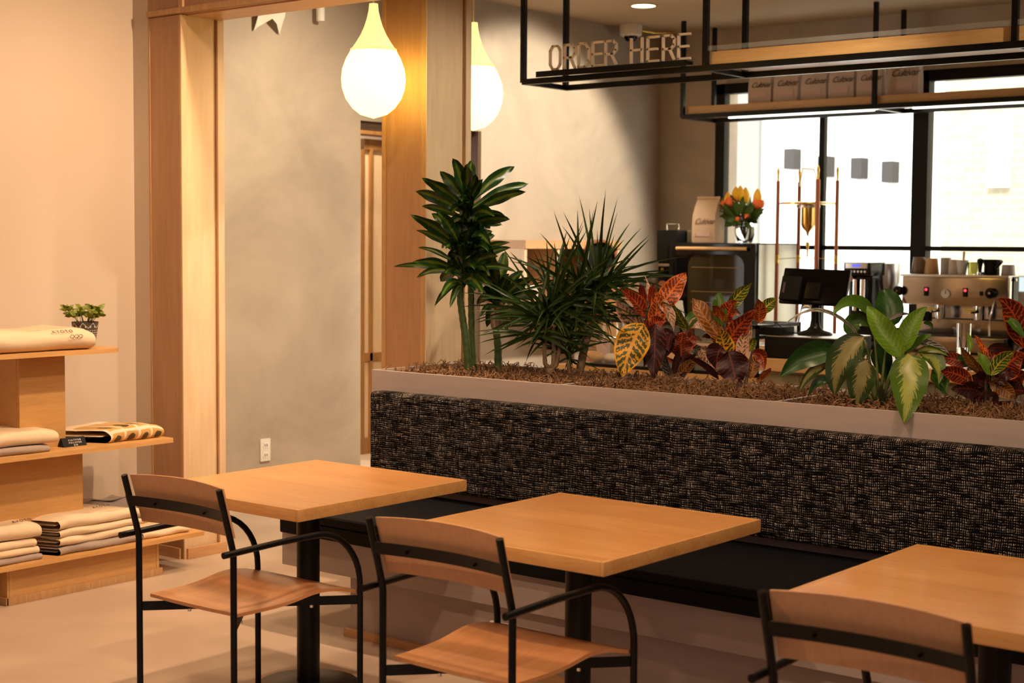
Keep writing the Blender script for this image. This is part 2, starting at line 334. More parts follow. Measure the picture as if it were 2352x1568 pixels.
# ------------------------------------------------------------------ mesh builder
def worldpos(o):
    p = Vector((0, 0, 0))
    while o is not None:
        p += o.location; o = o.parent
    return p
class MB:
    def __init__(s):
        s.bm = bmesh.new(); s.uv = None
    def box(s, x0, x1, y0, y1, z0, z1, bev=0.0, seg=2):
        r = bmesh.ops.create_cube(s.bm, size=1)
        vs = r['verts']
        for v in vs:
            v.co = Vector(((x0+x1)/2+v.co.x*(x1-x0), (y0+y1)/2+v.co.y*(y1-y0), (z0+z1)/2+v.co.z*(z1-z0)))
        if bev > 0:
            es = list({e for v in vs for e in v.link_edges})
            bmesh.ops.bevel(s.bm, geom=es, offset=bev, segments=seg, profile=0.7, affect='EDGES')
        return s
    def obox(s, c, ax, ay, az, hx, hy, hz, bev=0.0):
        """oriented box: centre, unit axes and half sizes"""
        r = bmesh.ops.create_cube(s.bm, size=2); vs = r['verts']
        for v in vs:
            v.co = Vector(c)+Vector(ax)*v.co.x*hx+Vector(ay)*v.co.y*hy+Vector(az)*v.co.z*hz
        if bev > 0:
            es = list({e for v in vs for e in v.link_edges})
            bmesh.ops.bevel(s.bm, geom=es, offset=bev, segments=2, profile=0.7, affect='EDGES')
        return s
    def bar(s, a, b, wdt, hgt, up=(0, 0, 1), bev=0.0):
        a = Vector(a); b = Vector(b); t = (b-a).normalized(); u = Vector(up)
        sd = t.cross(u).normalized(); u = sd.cross(t)
        return s.obox((a+b)/2, t, sd, u, (b-a).length/2, wdt/2, hgt/2, bev)
    def tube(s, pts, r, n=10, cap=True):
        pts = [Vector(p) for p in pts]; rs = r if isinstance(r, (list, tuple)) else [r]*len(pts)
        rings = []; prev = None
        for i, p in enumerate(pts):
            t = (pts[min(i+1, len(pts)-1)]-pts[max(i-1, 0)]).normalized()
            if prev is None:
                a = Vector((0, 0, 1)) if abs(t.z) < 0.9 else Vector((1, 0, 0))
                e1 = t.cross(a).normalized()
            else:
                e1 = (prev-t*prev.dot(t)).normalized()
            prev = e1; e2 = t.cross(e1)
            rings.append([s.bm.verts.new(p+(e1*math.cos(2*PI*k/n)+e2*math.sin(2*PI*k/n))*rs[i]) for k in range(n)])
        for i in range(len(rings)-1):
            for k in range(n):
                s.bm.faces.new((rings[i][k], rings[i][(k+1) % n], rings[i+1][(k+1) % n], rings[i+1][k]))
        if cap and n > 2:
            s.bm.faces.new(rings[0][::-1]); s.bm.faces.new(rings[-1])
        return s
    def lathe(s, prof, c=(0, 0, 0), n=24, uv=False, axis=None):
        c = Vector(c); rings = []
        if axis is None: e1, e2, e3 = Vector((1, 0, 0)), Vector((0, 1, 0)), Vector((0, 0, 1))
        else:
            e3 = Vector(axis).normalized(); a = Vector((0, 0, 1)) if abs(e3.z) < 0.9 else Vector((1, 0, 0))
            e1 = a.cross(e3).normalized(); e2 = e3.cross(e1)
        for (r, z) in prof:
            if r < 1e-6: rings.append([s.bm.verts.new(c+e3*z)])
            else: rings.append([s.bm.verts.new(c+e1*(r*math.cos(2*PI*k/n))+e2*(r*math.sin(2*PI*k/n))+e3*z) for k in range(n)])
        if uv and s.uv is None: s.uv = s.bm.loops.layers.uv.new('UVMap')
        zs = [p[1] for p in prof]; z0, z1 = min(zs), max(zs)
        for i in range(len(rings)-1):
            A, B = rings[i], rings[i+1]
            for k in range(n):
                k2 = (k+1) % n
                if len(A) == 1 and len(B) == 1: continue
                if len(A) == 1: f = s.bm.faces.new((A[0], B[k2], B[k]))
                elif len(B) == 1: f = s.bm.faces.new((A[k], A[k2], B[0]))
                else: f = s.bm.faces.new((A[k], A[k2], B[k2], B[k]))
                if uv and len(f.loops) == 4:
                    for lp, (uu, vv) in zip(f.loops, ((k, prof[i][1]), (k+1, prof[i][1]), (k+1, prof[i+1][1]), (k, prof[i+1][1]))):
                        lp[s.uv].uv = (uu/n, (vv-z0)/(z1-z0))
        return s
    def prism(s, poly, z0, z1, plane='xy'):
        def P3(a, b_, c): return {'xy': (a, b_, c), 'yz': (c, a, b_), 'xz': (a, c, b_)}[plane]
        A = [s.bm.verts.new(P3(p[0], p[1], z0)) for p in poly]; B = [s.bm.verts.new(P3(p[0], p[1], z1)) for p in poly]
        n = len(poly)
        s.bm.faces.new(A[::-1]); s.bm.faces.new(B)
        for k in range(n): s.bm.faces.new((A[k], A[(k+1) % n], B[(k+1) % n], B[k]))
        return s
    def grid(s, rows, uv=False, closed=False):
        V = [[s.bm.verts.new(p) for p in row] for row in rows]
        if uv and s.uv is None: s.uv = s.bm.loops.layers.uv.new('UVMap')
        nr, nc = len(V), len(V[0])
        for i in range(nr-1):
            for j in range(nc if closed else nc-1):
                j2 = (j+1) % nc
                f = s.bm.faces.new((V[i][j], V[i][j2], V[i+1][j2], V[i+1][j]))
                if uv:
                    for lp, (jj, ii) in zip(f.loops, ((j, i), (j+1, i), (j+1, i+1), (j, i+1))):
                        lp[s.uv].uv = (jj/(nc if closed else nc-1), ii/(nr-1))
        return V
    def slab(s, top, bot):
        """closed sheet between two point grids of the same size"""
        A = s.grid(top); B = s.grid([r[::-1] for r in bot]); nr, nc = len(A), len(A[0])
        for j in range(nc-1):
            s.bm.faces.new((A[0][j+1], A[0][j], B[0][nc-1-j], B[0][nc-2-j])); s.bm.faces.new((A[-1][j], A[-1][j+1], B[-1][nc-2-j], B[-1][nc-1-j]))
        for i in range(nr-1):
            s.bm.faces.new((A[i][0], A[i+1][0], B[i+1][nc-1], B[i][nc-1])); s.bm.faces.new((A[i+1][-1], A[i][-1], B[i][0], B[i+1][0]))
        return s
    def build(s, name, mat, parent=None, smooth=40, label=None, fixn=True):
        if fixn: bmesh.ops.recalc_face_normals(s.bm, faces=s.bm.faces[:])
        off = worldpos(parent) if parent else Vector((0, 0, 0))
        if off.length > 0:
            for v in s.bm.verts: v.co -= off
        me = bpy.data.meshes.new(name); s.bm.to_mesh(me); s.bm.free()
        me.materials.append(MAT[mat])
        if smooth:
            me.shade_smooth()
            me.set_sharp_from_angle(angle=R(smooth))
        o = bpy.data.objects.new(name, me); COL.objects.link(o); o.parent = parent
        if label: o['label'] = label
        return o
def tag(o, label, cat, group=None, kind=None):
    o['label'] = label; o['category'] = cat
    if group: o['group'] = group
    if kind: o['kind'] = kind
    return o
def thing(name, loc, label, cat, group=None):
    o = bpy.data.objects.new(name, None); COL.objects.link(o); o.location = loc; o.empty_display_size = 0.1
    return tag(o, label, cat, group)
def struct(name, mb, mat, label=None, parent=None, smooth=0):
    o = mb.build(name, mat, parent, smooth)
    if parent is None: o['kind'] = 'structure'
    if label: o['label'] = label
    return o
def copy_tree(o, parent=None):
    c = o.copy(); COL.objects.link(c); c.parent = parent
    for ch in [k for k in bpy.data.objects if k.parent == o and k != c]: copy_tree(ch, c)
    return c
def text(name, body, size, loc, rot, mat, parent, extrude=0.0008, shear=0.0, spacing=1.0, align='LEFT'):
    cu = bpy.data.curves.new(name, 'FONT'); cu.body = body; cu.size = size; cu.extrude = extrude; cu.shear = shear
    cu.space_character = spacing; cu.align_x = align; cu.resolution_u = 3
    t = bpy.data.objects.new(name, cu); COL.objects.link(t)
    dg = bpy.context.evaluated_depsgraph_get(); me = bpy.data.meshes.new_from_object(t.evaluated_get(dg))
    bpy.data.objects.remove(t); bpy.data.curves.remove(cu)
    me.transform(rot.to_4x4()); me.materials.clear(); me.materials.append(MAT[mat])
    off = worldpos(parent)
    me.transform(Matrix.Translation(Vector(loc)-off)); me.name = name
    o = bpy.data.objects.new(name, me); COL.objects.link(o); o.parent = parent
    return o
def frame_rot(xd, yd):
    xd = Vector(xd).normalized(); yd = Vector(yd).normalized(); zd = xd.cross(yd)
    return Matrix((xd, yd, zd)).transposed()
FACE_MX = frame_rot((0, -1, 0), (0, 0, 1))     # writing on a surface that faces -X
FACE_MY = frame_rot((1, 0, 0), (0, 0, 1))      # writing on a surface that faces -Y

# ------------------------------------------------------------------ the setting
CZ = 3.28
struct('floor', MB().box(-1.6, 12.0, -2.1, 9.0, -0.1, 0), 'floor_mat')
struct('ceiling', MB().box(-1.6, 10.9, -2.1, 9.0, CZ, CZ+0.15), 'ceiling_paint')
struct('wall_left', MB().box(-1.6, 5.16, 6.385, 6.42, 0, CZ).box(4.90, 5.16, 6.264, 6.385, 0, CZ), 'peach_wall')
struct('wall_back', MB().box(-1.7, -1.6, -2.1, 6.42, 0, CZ), 'peach_wall')
struct('wall_right', MB().box(-1.6, 10.9, -2.2, -2.1, 0, CZ), 'peach_wall')
# plaster wall with the doorway cut out
wl = MB(); wl.box(4.4, 7.07, 6.9, 7.08, 0, CZ); wl.box(7.07, 8.25, 6.9, 7.08, 2.37, CZ); wl.box(8.25, 10.9, 6.9, 7.08, 0, CZ)
struct('wall_far', wl, 'plaster')
wl = MB(); wl.box(10.55, 10.9, 6.38, 6.9, 0, CZ); wl.box(10.55, 10.9, 1.0, 6.38, 2.86, CZ); wl.box(10.55, 10.9, 1.0, 6.38, 0, 0.86); wl.box(10.55, 10.9, -2.1, 1.0, 0, CZ)
struct('wall_window', wl, 'plaster')
# hallway seen through the doorway
struct('wall_hall', MB().box(6.6, 10.9, 8.6, 8.7, 0, CZ), 'peach_wall')
struct('wall_hall_end', MB().box(10.8, 10.9, 7.08, 8.6, 0, CZ), 'peach_wall')
struct('wall_hall_near', MB().box(4.4, 4.5, 6.42, 8.6, 0, CZ), 'peach_wall')
d1 = MB(); d1.box(8.215, 8.25, 6.88, 7.1, 0, 2.37); d1.box(7.07, 8.215, 6.93, 7.1, 2.33, 2.37)
plain('jamb_brown', (0.085, 0.045, 0.018), 0.6)
struct('trim_1', d1, 'jamb_brown')
door = struct('door_1', MB().box(8.20, 8.24, 8.0, 8.06, 0, 2.28).box(8.24, 9.3, 8.0, 8.06, 2.28, 2.36).box(8.24, 9.3, 8.0, 8.06, 0.70, 0.76).box(8.20, 9.3, 7.99, 8.06, 0.0, 0.12).box(8.30, 8.33, 8.0, 8.06, 0.12, 2.28), 'dark_wood')
struct('door_panel', MB().box(8.24, 9.3, 8.02, 8.04, 0.12, 2.28), 'maple_z', parent=door)
door['label'] = 'wood framed sliding screen door in the hallway beyond the opening'
struct('trim_2', MB().box(7.6, 9.6, 7.95, 8.1, 2.39, 2.46), 'dark_wood')
lamp('hall_light', 'SPOT', (7.6, 7.5, 3.2), 230, WARM2, 0.1, 140, 0.9, (8.3, 8.0, 1.0))

# window wall glazing
fr = MB()
fr.box(10.56, 10.64, 6.30, 6.38, 0.86, 2.86, 0.004); fr.box(10.56, 10.66, 4.60, 4.72, 0.86, 2.86, 0.004)
fr.box(10.56, 10.64, 1.0, 6.38, 2.78, 2.86); fr.box(10.56, 10.64, 1.0, 6.38, 0.86, 0.91)
fr.box(10.57, 10.62, 5.430, 5.475, 0.86, 2.80); fr.box(10.57, 10.62, 1.0, 6.34, 1.558, 1.592); fr.box(10.56, 10.66, 2.35, 2.47, 0.86, 2.86)
win = struct('window_1', fr, 'frame_brown')
win['label'] = 'dark framed shop window behind the bar'
for (a, b_) in ((4.72, 5.435), (5.47, 6.30), (2.47, 4.60), (1.05, 2.35)):
    struct('pane', MB().box(10.592, 10.598, a, b_, 0.91, 1.562).box(10.592, 10.598, a, b_, 1.588, 2.78), 'pane', parent=win)
# outside: pale facade, brick building, ground
ft = thing('white_building', (16.4, 9, 0), 'pale building facade outside the window with four small wall boxes', 'building')
MB().box(16.3, 17.0, 5.6, 14.0, -0.2, 9).build('wall', 'facade', ft, 0)
for (y, z) in ((8.74, 2.60), (8.30, 2.50), (7.88, 2.47), (7.50, 2.42)):
    MB().box(16.12, 16.3, y-0.07, y+0.07, z-0.12, z+0.12, 0.01).build('wall_box', 'facade_box', ft, 0)
plain('pier_grey', (0.22, 0.22, 0.21), 0.9)
MB().box(16.22, 16.3, 9.2, 11.0, -0.2, 9).build('corner_pier', 'pier_grey', ft, 0)
bt = thing('brick_building', (15.6, 3, 0), 'cream brick building outside behind the espresso machine', 'building')
MB().box(15.2, 16.1, -2.0, 6.45, -0.2, 9).build('wall', 'brick', bt, 0)
wa, wb = on(0, 15.15, 2318, 430), on(0, 15.15, 2272, 285)
MB().box(15.12, 15.2, wa.y, wb.y, wa.z, wb.z, 0.01).build('window', 'facade', bt, 0)
struct('trim_3', MB().box(10.9, 22, -6, 18, -0.2, -0.1), 'facade')

# baseboards and the wood portal (left jamb, head) and column
def portal_post(x0, x1, y0, y1, z1, nm, label):
    t = thing(nm, ((x0+x1)/2, (y0+y1)/2, 0), label, 'column')
    MB().box(x0+0.012, x1-0.012, y0+0.012, y1-0.012, 0, z1).build('core', 'maple_z', t, 0)
    MB().box(x0, x0+0.012, y0+0.012, y1-0.012, 0.0, z1).build('face_panel', 'veneer', t, 0)
    e = MB(); ew = 0.012 if nm == 'portal_post' else 0.028
    for yy in (y0+0.002, y1-0.002-ew):
        e.box(x0-0.003, x0+0.016, yy, yy+ew, 0, z1, 0.002)
    e.build('edge_strip', 'maple_edge', t, 0)
    e = MB(); e.box(x0-0.002, x0+0.030, y0-0.004, y0+0.014, 0, z1, 0.002); e.box(x1-0.040, x1, y0-0.004, y0+0.014, 0, z1, 0.002)
    e.build('corner_strip', 'maple_z', t, 0)
    MB().box(x1-0.048, x1-0.040, y0+0.0085, y0+0.0125, 0, z1).build('groove', 'dark_wood', t, 0)
    return t
p1 = portal_post(4.90, 5.17, 6.01, 6.262, 2.703, 'portal_post', 'pale plywood post at the left side of the wide opening')
MB().box(4.91, 5.165, 5.992, 6.006, 0, 0.055, 0.003).build('baseboard', 'maple_x', p1, 0)
MB().box(4.885, 4.897, 6.03, 6.24, 0, 0.055, 0.003).build('baseboard', 'maple_y', p1, 0)
p2 = portal_post(5.45, 5.775, 4.885, 5.175, CZ-0.005, 'portal_column', 'tall plywood column between the two drop pendants, behind the planter')
hd = thing('portal_header', (5.03, 5.0, 2.72), 'plywood header beam spanning the top of the wide opening', 'beam')
MB().box(4.90, 5.17, 3.2, 6.262, 2.706, 3.27).build('beam', 'veneer', hd, 0)
MB().box(4.885, 4.90, 3.2, 6.262, 2.708, 2.735, 0.002).box(4.885, 4.90, 5.98, 6.01, 2.735, 3.27, 0.002).build('edge_strip', 'maple_edge', hd, 0)
MB().box(4.93, 5.14, 3.2, 6.0, 2.699, 2.706).build('soffit_panel', 'maple_y', hd, 0)
struct('baseboard_far', MB().box(5.2, 7.07, 6.885, 6.9, 0, 0.06, 0.003), 'white_wall')

# outlet on far wall
t = thing('wall_outlet', (6.27, 6.9, 0.34), 'cream duplex power outlet low on the grey plaster wall', 'outlet')
c = on(1, 6.893, 609, 1033)
MB().box(c.x-0.04, c.x+0.04, 6.888, 6.9, c.z-0.068, c.z+0.068, 0.004).build('cover_plate', 'ivory_plastic', t)
for dz in (0.03, -0.03):
    so = MB().box(c.x-0.02, c.x+0.02, 6.885, 6.888, c.z+dz-0.017, c.z+dz+0.017, 0.001).build('socket', 'white_plastic', t)
    q = MB(); q.box(c.x-0.010, c.x-0.006, 6.883, 6.886, c.z+dz-0.008, c.z+dz+0.008); q.box(c.x+0.006, c.x+0.010, 6.883, 6.886, c.z+dz-0.008, c.z+dz+0.008); q.build('slot', 'dark_slot', so, 0)

# small fixtures high on the plaster wall seen under the header
c = on(1, 6.84, 736, 30)
t = thing('spot_cylinder', (c.x, 6.84, c.z), 'small white cylinder spotlight high in front of the grey plaster wall', 'light')
MB().lathe([(0, -0.05), (0.024, -0.05), (0.026, -0.045), (0.026, 0.12), (0, 0.12)], (c.x, 6.84, c.z)).build('body', 'white_plastic', t)
MB().bar((c.x, 6.84, c.z+0.10), (c.x, 6.9, c.z+0.10), 0.02, 0.02).build('bracket', 'white_plastic', t, 0)
c = on(1, 6.80, 635, 34)
t = thing('paper_sheet', (c.x, 6.85, c.z), 'crumpled white paper sheet hung high on the grey plaster wall, left of the small spotlight', 'paper')
g = [[(c.x+(i-3)*0.035, 6.86-0.03*math.sin(i*1.1+j), c.z+0.12-j*0.035-0.02*abs(i-3)*(j/3)) for i in range(7)] for j in range(5)]
g2 = [[(p[0], p[1]+0.002, p[2]) for p in r] for r in g]
MB().slab(g, g2).build('sheet', 'paper', t)
MB().bar((c.x, 6.86, c.z+0.12), (c.x, 6.9, c.z+0.12), 0.02, 0.01).build('hook', 'steel_soft', t, 0)

# ------------------------------------------------------------------ pendants
def pendant(x, y, zb, zt, label):
    t = thing('drop_pendant', (x, y, zb), label, 'pendant lamp', 'glowing drop pendants')
    H = zt-zb; r = 0.151
    prof = []
    keys = [(0, 0), (0.035, 0.42), (0.09, 0.66), (0.17, 0.86), (0.26, 0.97), (0.34, 1.0), (0.43, 0.965), (0.52, 0.85), (0.59, 0.71)]
    prof = [(k[1]*r, zb+k[0]*H) for k in keys]
    top = [(0.59, 0.70), (0.605, 0.685), (0.66, 0.55), (0.73, 0.40), (0.80, 0.29), (0.87, 0.21), (0.94, 0.155), (1.0, 0.135)]
    MB().lathe([(p[0], p[1]) for p in prof], (x, y, 0), 40).build('globe', 'lamp_globe', t, 80)
    MB().lathe([(r*0.725, zb+0.585*H), (r*0.72, zb+0.605*H), (r*0.675, zb+0.612*H)], (x, y, 0), 40).build('seam_band', 'lamp_seam', t, 80)
    MB().lathe([(k[1]*r, zb+k[0]*H) for k in top]+[(0, zt)], (x, y, 0), 40).build('neck', 'lamp_cone', t, 80)
    MB().tube([(x, y, zt-0.01), (x, y, CZ)], 0.004, 8).build('cord', 'cord_white', t)
    MB().lathe([(0, CZ-0.025), (0.05, CZ-0.025), (0.055, CZ), (0, CZ)], (x, y, 0), 20).build('canopy', 'cord_white', t)
pendant(5.24, 5.03, 2.175, 2.708, 'glowing drop pendant hanging in front of the plywood column')
pendant(5.95, 5.016, 2.161, 2.701, 'glowing drop pendant half hidden behind the plywood column')

# ------------------------------------------------------------------ banquette and planter
PX = 4.99; PZ = 1.020; PE = 4.80; YR = 0.1
bq = thing('banquette', (4.7, 2.5, 0), 'long banquette with black and cream woven back and black vinyl seat', 'bench seat')
MB().box(4.375, PX-0.002, YR, 4.325, 0.0, 0.25).build('plinth', 'grey_ply', bq, 0)
MB().box(4.355, 4.375, YR, 4.345, 0, 0.032, 0.002).build('baseboard', 'maple_y', bq, 0)
MB().box(4.335, PX-0.002, YR, 4.685, 0.252, 0.392, 0.002).build('seat_box', 'grey_ply', bq, 0)
MB().box(4.30, 4.953, YR, 4.665, 0.394, 0.452, 0.012, 3).build('seat_base', 'black_vinyl', bq)
MB().box(4.295, 4.953, YR, 4.675, 0.453, 0.492, 0.017, 3).build('seat_cushion', 'black_vinyl', bq)
MB().box(4.872, 4.958, YR, 4.705, 0.53, 0.938, 0.034, 5).build('back_cushion', 'tweed', bq)
MB().box(4.96, PX, YR, 4.72, 0.395, 0.855).build('back_board', 'grey_ply', bq, 0)
q = MB().box(4.365, 4.375, 3.5, 3.585, 0.075, 0.185, 0.003)
q.build('outlet_cover', 'white_plastic', bq)
pl = thing('planter_box', (5.3, 2.5, 0.8), 'long whitewashed planter box along the top of the banquette', 'planter')
q = MB(); q.box(PX, PX+0.018, YR, PE, 0.86, PZ, 0.0015); q.build('front_panel', 'grey_ply', pl, 0)
q = MB(); q.box(5.60, 5.618, YR, PE, 0.0, PZ, 0.0015); q.build('rear_panel', 'grey_ply', pl, 0)
q = MB(); q.box(PX+0.018, 5.60, PE-0.018, PE, 0.0, PZ, 0.0015); q.build('end_panel', 'grey_ply', pl, 0)
MB().box(PX+0.018, 5.60, YR, PE-0.018, 0.86, 0.875).build('bottom', 'grey_ply', pl, 0)
for yd in (3.755, 2.76, 1.74):
    MB().box(PX+0.018, 5.60, yd-0.009, yd+0.009, 0.875, PZ-0.003, 0.001).build('divider', 'grey_ply', pl, 0)
# moss: curled strands over a lumpy bed, one per compartment
def moss(y0, y1, label, n):
    q = MB(); nx, ny = 14, int((y1-y0)/0.04)
    rows = []
    for j in range(ny+1):
        rows.append([(5.012+0.58*i/nx, y0+0.004+(y1-y0-0.008)*j/ny, 0.984+0.020*math.sin(i*1.7+j*0.9)*math.sin(j*0.6)+random.uniform(-.008, .010)) for i in range(nx+1)])
    q.grid(rows)
    for k in range(n):
        x = random.uniform(5.025, 5.585); y = random.uniform(y0+0.012, y1-0.012)
        z = 0.985+random.uniform(0, 0.022)+0.012*math.sin(x*17+y*9); p = Vector((x, y, z)); a = random.uniform(0, 2*PI); cu = random.uniform(-1.6, 1.6)
        pts = [p.copy()]; st = random.uniform(.007, .015); el = random.uniform(-.4, .5)
        for _ in range(5):
            a += cu*random.uniform(.3, 1.2); el += random.uniform(-.55, .45)
            p = p+Vector((math.cos(a)*math.cos(el), math.sin(a)*math.cos(el), math.sin(el)))*st
            p.x = min(max(p.x, 5.014), 5.595); p.y = min(max(p.y, y0+0.004), y1-0.004); p.z = min(p.z, 1.046); pts.append(p.copy())
        q.tube(pts, random.uniform(.0014, .0032), 3, False)
    o = q.build('moss', 'moss_brown', None, 0, fixn=False); tag(o, label, 'moss', kind='stuff')
moss(3.765, 4.78, 'brown dried moss around the dracaenas at the left end of the planter', 5200)
moss(2.77, 3.745, 'brown dried moss around the two red crotons in the planter', 5200)
moss(1.75, 2.75, 'brown dried moss around the broad leaved variegated plant in the planter', 5000)
moss(0.6, 1.73, 'brown dried moss at the right end of the planter', 900)

# ------------------------------------------------------------------ leaves
def leaf(parent, mat, base, ctrl, tip, width, twist=0.0, fold=0.25, wave=0.0, shape='croton', name='leaf', nseg=12, q=None):
    """one leaf blade along a quadratic curve base-ctrl-tip"""
    own = q is None
    if own: q = MB()
    base, ctrl, tip = Vector(base), Vector(ctrl), Vector(tip); rows = []
    ph = random.uniform(0, 6)
    for i in range(nseg+1):
        t = i/nseg
        p = base*(1-t)**2+ctrl*2*t*(1-t)+tip*t*t
        tan = ((ctrl-base)*(1-t)+(tip-ctrl)*t).normalized()
        vd = (p-CAM).normalized(); sd = tan.cross(vd)
        if sd.length < 0.15: sd = tan.cross(Vector((0, 0, 1)))
        sd.normalize(); nm = sd.cross(tan).normalized()
        if nm.dot(vd) > 0: nm = -nm
        a = twist
        s2 = sd*math.cos(a)+nm*math.sin(a); n2 = nm*math.cos(a)-sd*math.sin(a)
        if shape == 'croton': ww = (math.sin(PI*min(1, t**0.85))**0.75)*(1-0.25*t) if 0 < t < 1 else 0
        elif shape == 'broad': ww = (math.sin(PI*t**0.78)**0.7)*(1-0.18*t) if 0 < t < 1 else 0
        elif shape == 'strap': ww = (0.30+0.70*min(1, t/0.5)**1.1)*(1-max(0, (t-0.62)/0.38))**0.62 if t < 1 else 0.0
        else: ww = min(1, 0.7+t)*(1-t)**0.7 if t < 1 else 0
        ww = max(ww, 0.02); row = []
        for k in range(-2, 3):
            u = k/2; wv = wave*math.sin(ph+t*14+k)*abs(u)*width
            row.append(p+s2*(u*ww*width/2)+n2*(fold*abs(u)**1.3*ww*width/2+wv))
        rows.append(row)
    q.grid(rows, uv=True)
    if own: return q.build(name, mat, parent, 180, fixn=False)
def pleaf(parent, mat, d, b, t, w, c=None, dd=0.0, twist=None, fold=0.25, wave=0.02, shape='croton', db=0.0):
    """leaf given by where its base and tip stand in the photo, at its plant's distance"""
    if c is None: c = ((b[0]+t[0])/2+random.uniform(-6, 6), (b[1]+t[1])/2-random.uniform(2, 10))
    B = atd(b[0], b[1], d+db); T = atd(t[0], t[1], d+db+dd); Cc = atd(c[0], c[1], d+db+dd*0.35)
    C2 = Cc*2-(B+T)/2
    C2 = Cc*1.0+(Cc-(B+T)/2)*1.0
    if twist is None: twist = random.uniform(-0.4, 0.4)
    return leaf(parent, mat, B, C2, T, w/FPX*d, twist, fold, wave, shape)
def cane(parent, pts, r0, r1, mat, name='cane', rings=True):
    P = [Vector(p) for p in pts]; dense = []
    for i in range(len(P)-1):
        n = max(2, int((P[i+1]-P[i]).length/0.012))
        for k in range(n): dense.append(P[i].lerp(P[i+1], k/n))
    dense.append(P[-1]); n = len(dense)
    rs = [(r0+(r1-r0)*i/(n-1))*(1.10 if rings and i % 3 == 0 else 1.0) for i in range(n)]
    return MB().tube(dense, rs, 10).build(name, mat, parent, 180)

# --- corn dracaena, tall, two canes
def cp(x, y): return (880+x/2.8, 340+y/2.8)
D1 = 6.98
g = on(2, 0.99, 1075, 858); t = thing('corn_plant', (g.x, g.y, 0.98), 'tallest plant in the planter with striped strap leaves on two green canes', 'plant', )
cane(t, [atd(1077, 862, D1), atd(1070, 780, D1), atd(1057, 690, D1), atd(1060, 600, D1), atd(1066, 560, D1)], .018, .013, 'cane_green')
cane(t, [atd(1087, 852, D1+.08), atd(1083, 760, D1+.08), atd(1082, 680, D1+.08), atd(1078, 560, D1+.05), atd(1078, 480, D1)], .016, .012, 'cane_green')
top = (540, 420)
for (x, y, w_) in [(450, 65, 27), (543, 102, 26), (568, 82, 24), (365, 150, 26), (250, 195, 26), (205, 278, 27), (245, 375, 18), (640, 198, 20), (842, 118, 27), (935, 228, 26), (915, 280, 24), (815, 460, 24), (767, 495, 24), (780, 432, 22), (500, 180, 26), (600, 170, 24)]:
    bx, by = top[0]+(x-top[0])*0.03, top[1]+60+(y-top[1])*0.42
    pleaf(t, 'lf_corn', D1, cp(bx, by), cp(x, y), w_*1.08, cp((bx+x)/2+(x-bx)*.02, (by+y)/2-25), random.uniform(-.16, .16), shape='strap', wave=.10, fold=.35)
for (x, y, w_) in [(178, 433, 26), (212, 527, 16), (312, 420, 24), (345, 412, 26), (440, 470, 28), (705, 535, 28), (820, 607, 15), (655, 470, 28), (600, 430, 26), (560, 520, 26), (390, 520, 24), (720, 560, 24)]:
    bx, by = 505+(x-505)*0.03, 720+(y-600)*0.45
    pleaf(t, 'lf_corn', D1-.05, cp(bx, by), cp(x, y), w_*1.08, cp((bx+x)/2, (by+y)/2-28), random.uniform(-.2, .16), shape='strap', wave=.10, fold=.35)
for (x, y, w_) in [(68, 762, 14), (193, 732, 22), (218, 832, 18), (370, 965, 18), (330, 1018, 14), (430, 1030, 16), (822, 640, 18), (740, 695, 24), (670, 790, 24), (860, 800, 15), (595, 915, 34), (640, 930, 26), (480, 620, 26), (600, 640, 26), (560, 640, 26), (225, 640, 12), (700, 900, 24)]:
    bx, by = 510+(x-510)*0.04, 820+(y-800)*0.30
    pleaf(t, 'lf_corn', D1-.04, cp(bx, by), cp(x, y), w_*1.08, cp((bx+x)/2, (by+y)/2-30-20*(y > 780)), random.uniform(-.2, .14), shape='strap', wave=.08, fold=.35)
rc = random.Random(21)
for (hx, hy, n_, ln) in ((1075, 500, 14, 90), (1074, 540, 12, 80), (1062, 590, 16, 85), (1064, 632, 14, 80)):
    for k in range(n_):
        a = rc.uniform(-.5, PI+.5); l_ = ln*rc.uniform(.45, .95); sp = rc.uniform(-1, 1)
        tx, ty = hx+l_*math.cos(a)*.8, hy-l_*math.sin(a)*.9+8
        pleaf(t, 'lf_corn', D1, (hx+rc.uniform(-4, 4), hy+rc.uniform(-20, 34)), (tx, ty), rc.uniform(22, 32), ((hx+tx)/2, (hy+ty)/2-14), twist=rc.uniform(-.9, .9), shape='strap', wave=.08, fold=.5, dd=.22*sp)
# --- small corn plant
D2 = 7.06
g = on(2, 0.99, 1143, 853); t = thing('corn_plant', (g.x, g.y, 0.98), 'short striped corn plant on one thick cane, right of the tallest plant', 'plant')
cane(t, [atd(1144, 860, D2), atd(1144, 800, D2), atd(1140, 757, D2)], .018, .016, 'cane_green')
for a_, b__ in (((1133, 748), (1130, 700)), ((1143, 745), (1143, 700)), ((1153, 748), (1151, 695))):
    cane(t, [atd(1140, 760, D2), atd(*a_, D2), atd(*b__, D2)], .013, .008, 'cane_brown', 'branch')
for k in range(16):
    a = rc.uniform(-.2, PI+.2); l_ = 80*rc.uniform(.5, 1); hx, hy = 1145, 690; tx, ty = hx+l_*math.cos(a)*.7, hy-l_*math.sin(a)*1.1
    pleaf(t, 'lf_corn', D2, (hx, hy+rc.uniform(-6, 10)), (tx, ty), rc.uniform(18, 26), ((hx+tx)/2, (hy+ty)/2-10), twist=rc.uniform(-.8, .8), shape='strap', wave=.06, fold=.5, dd=rc.uniform(-.16, .16))
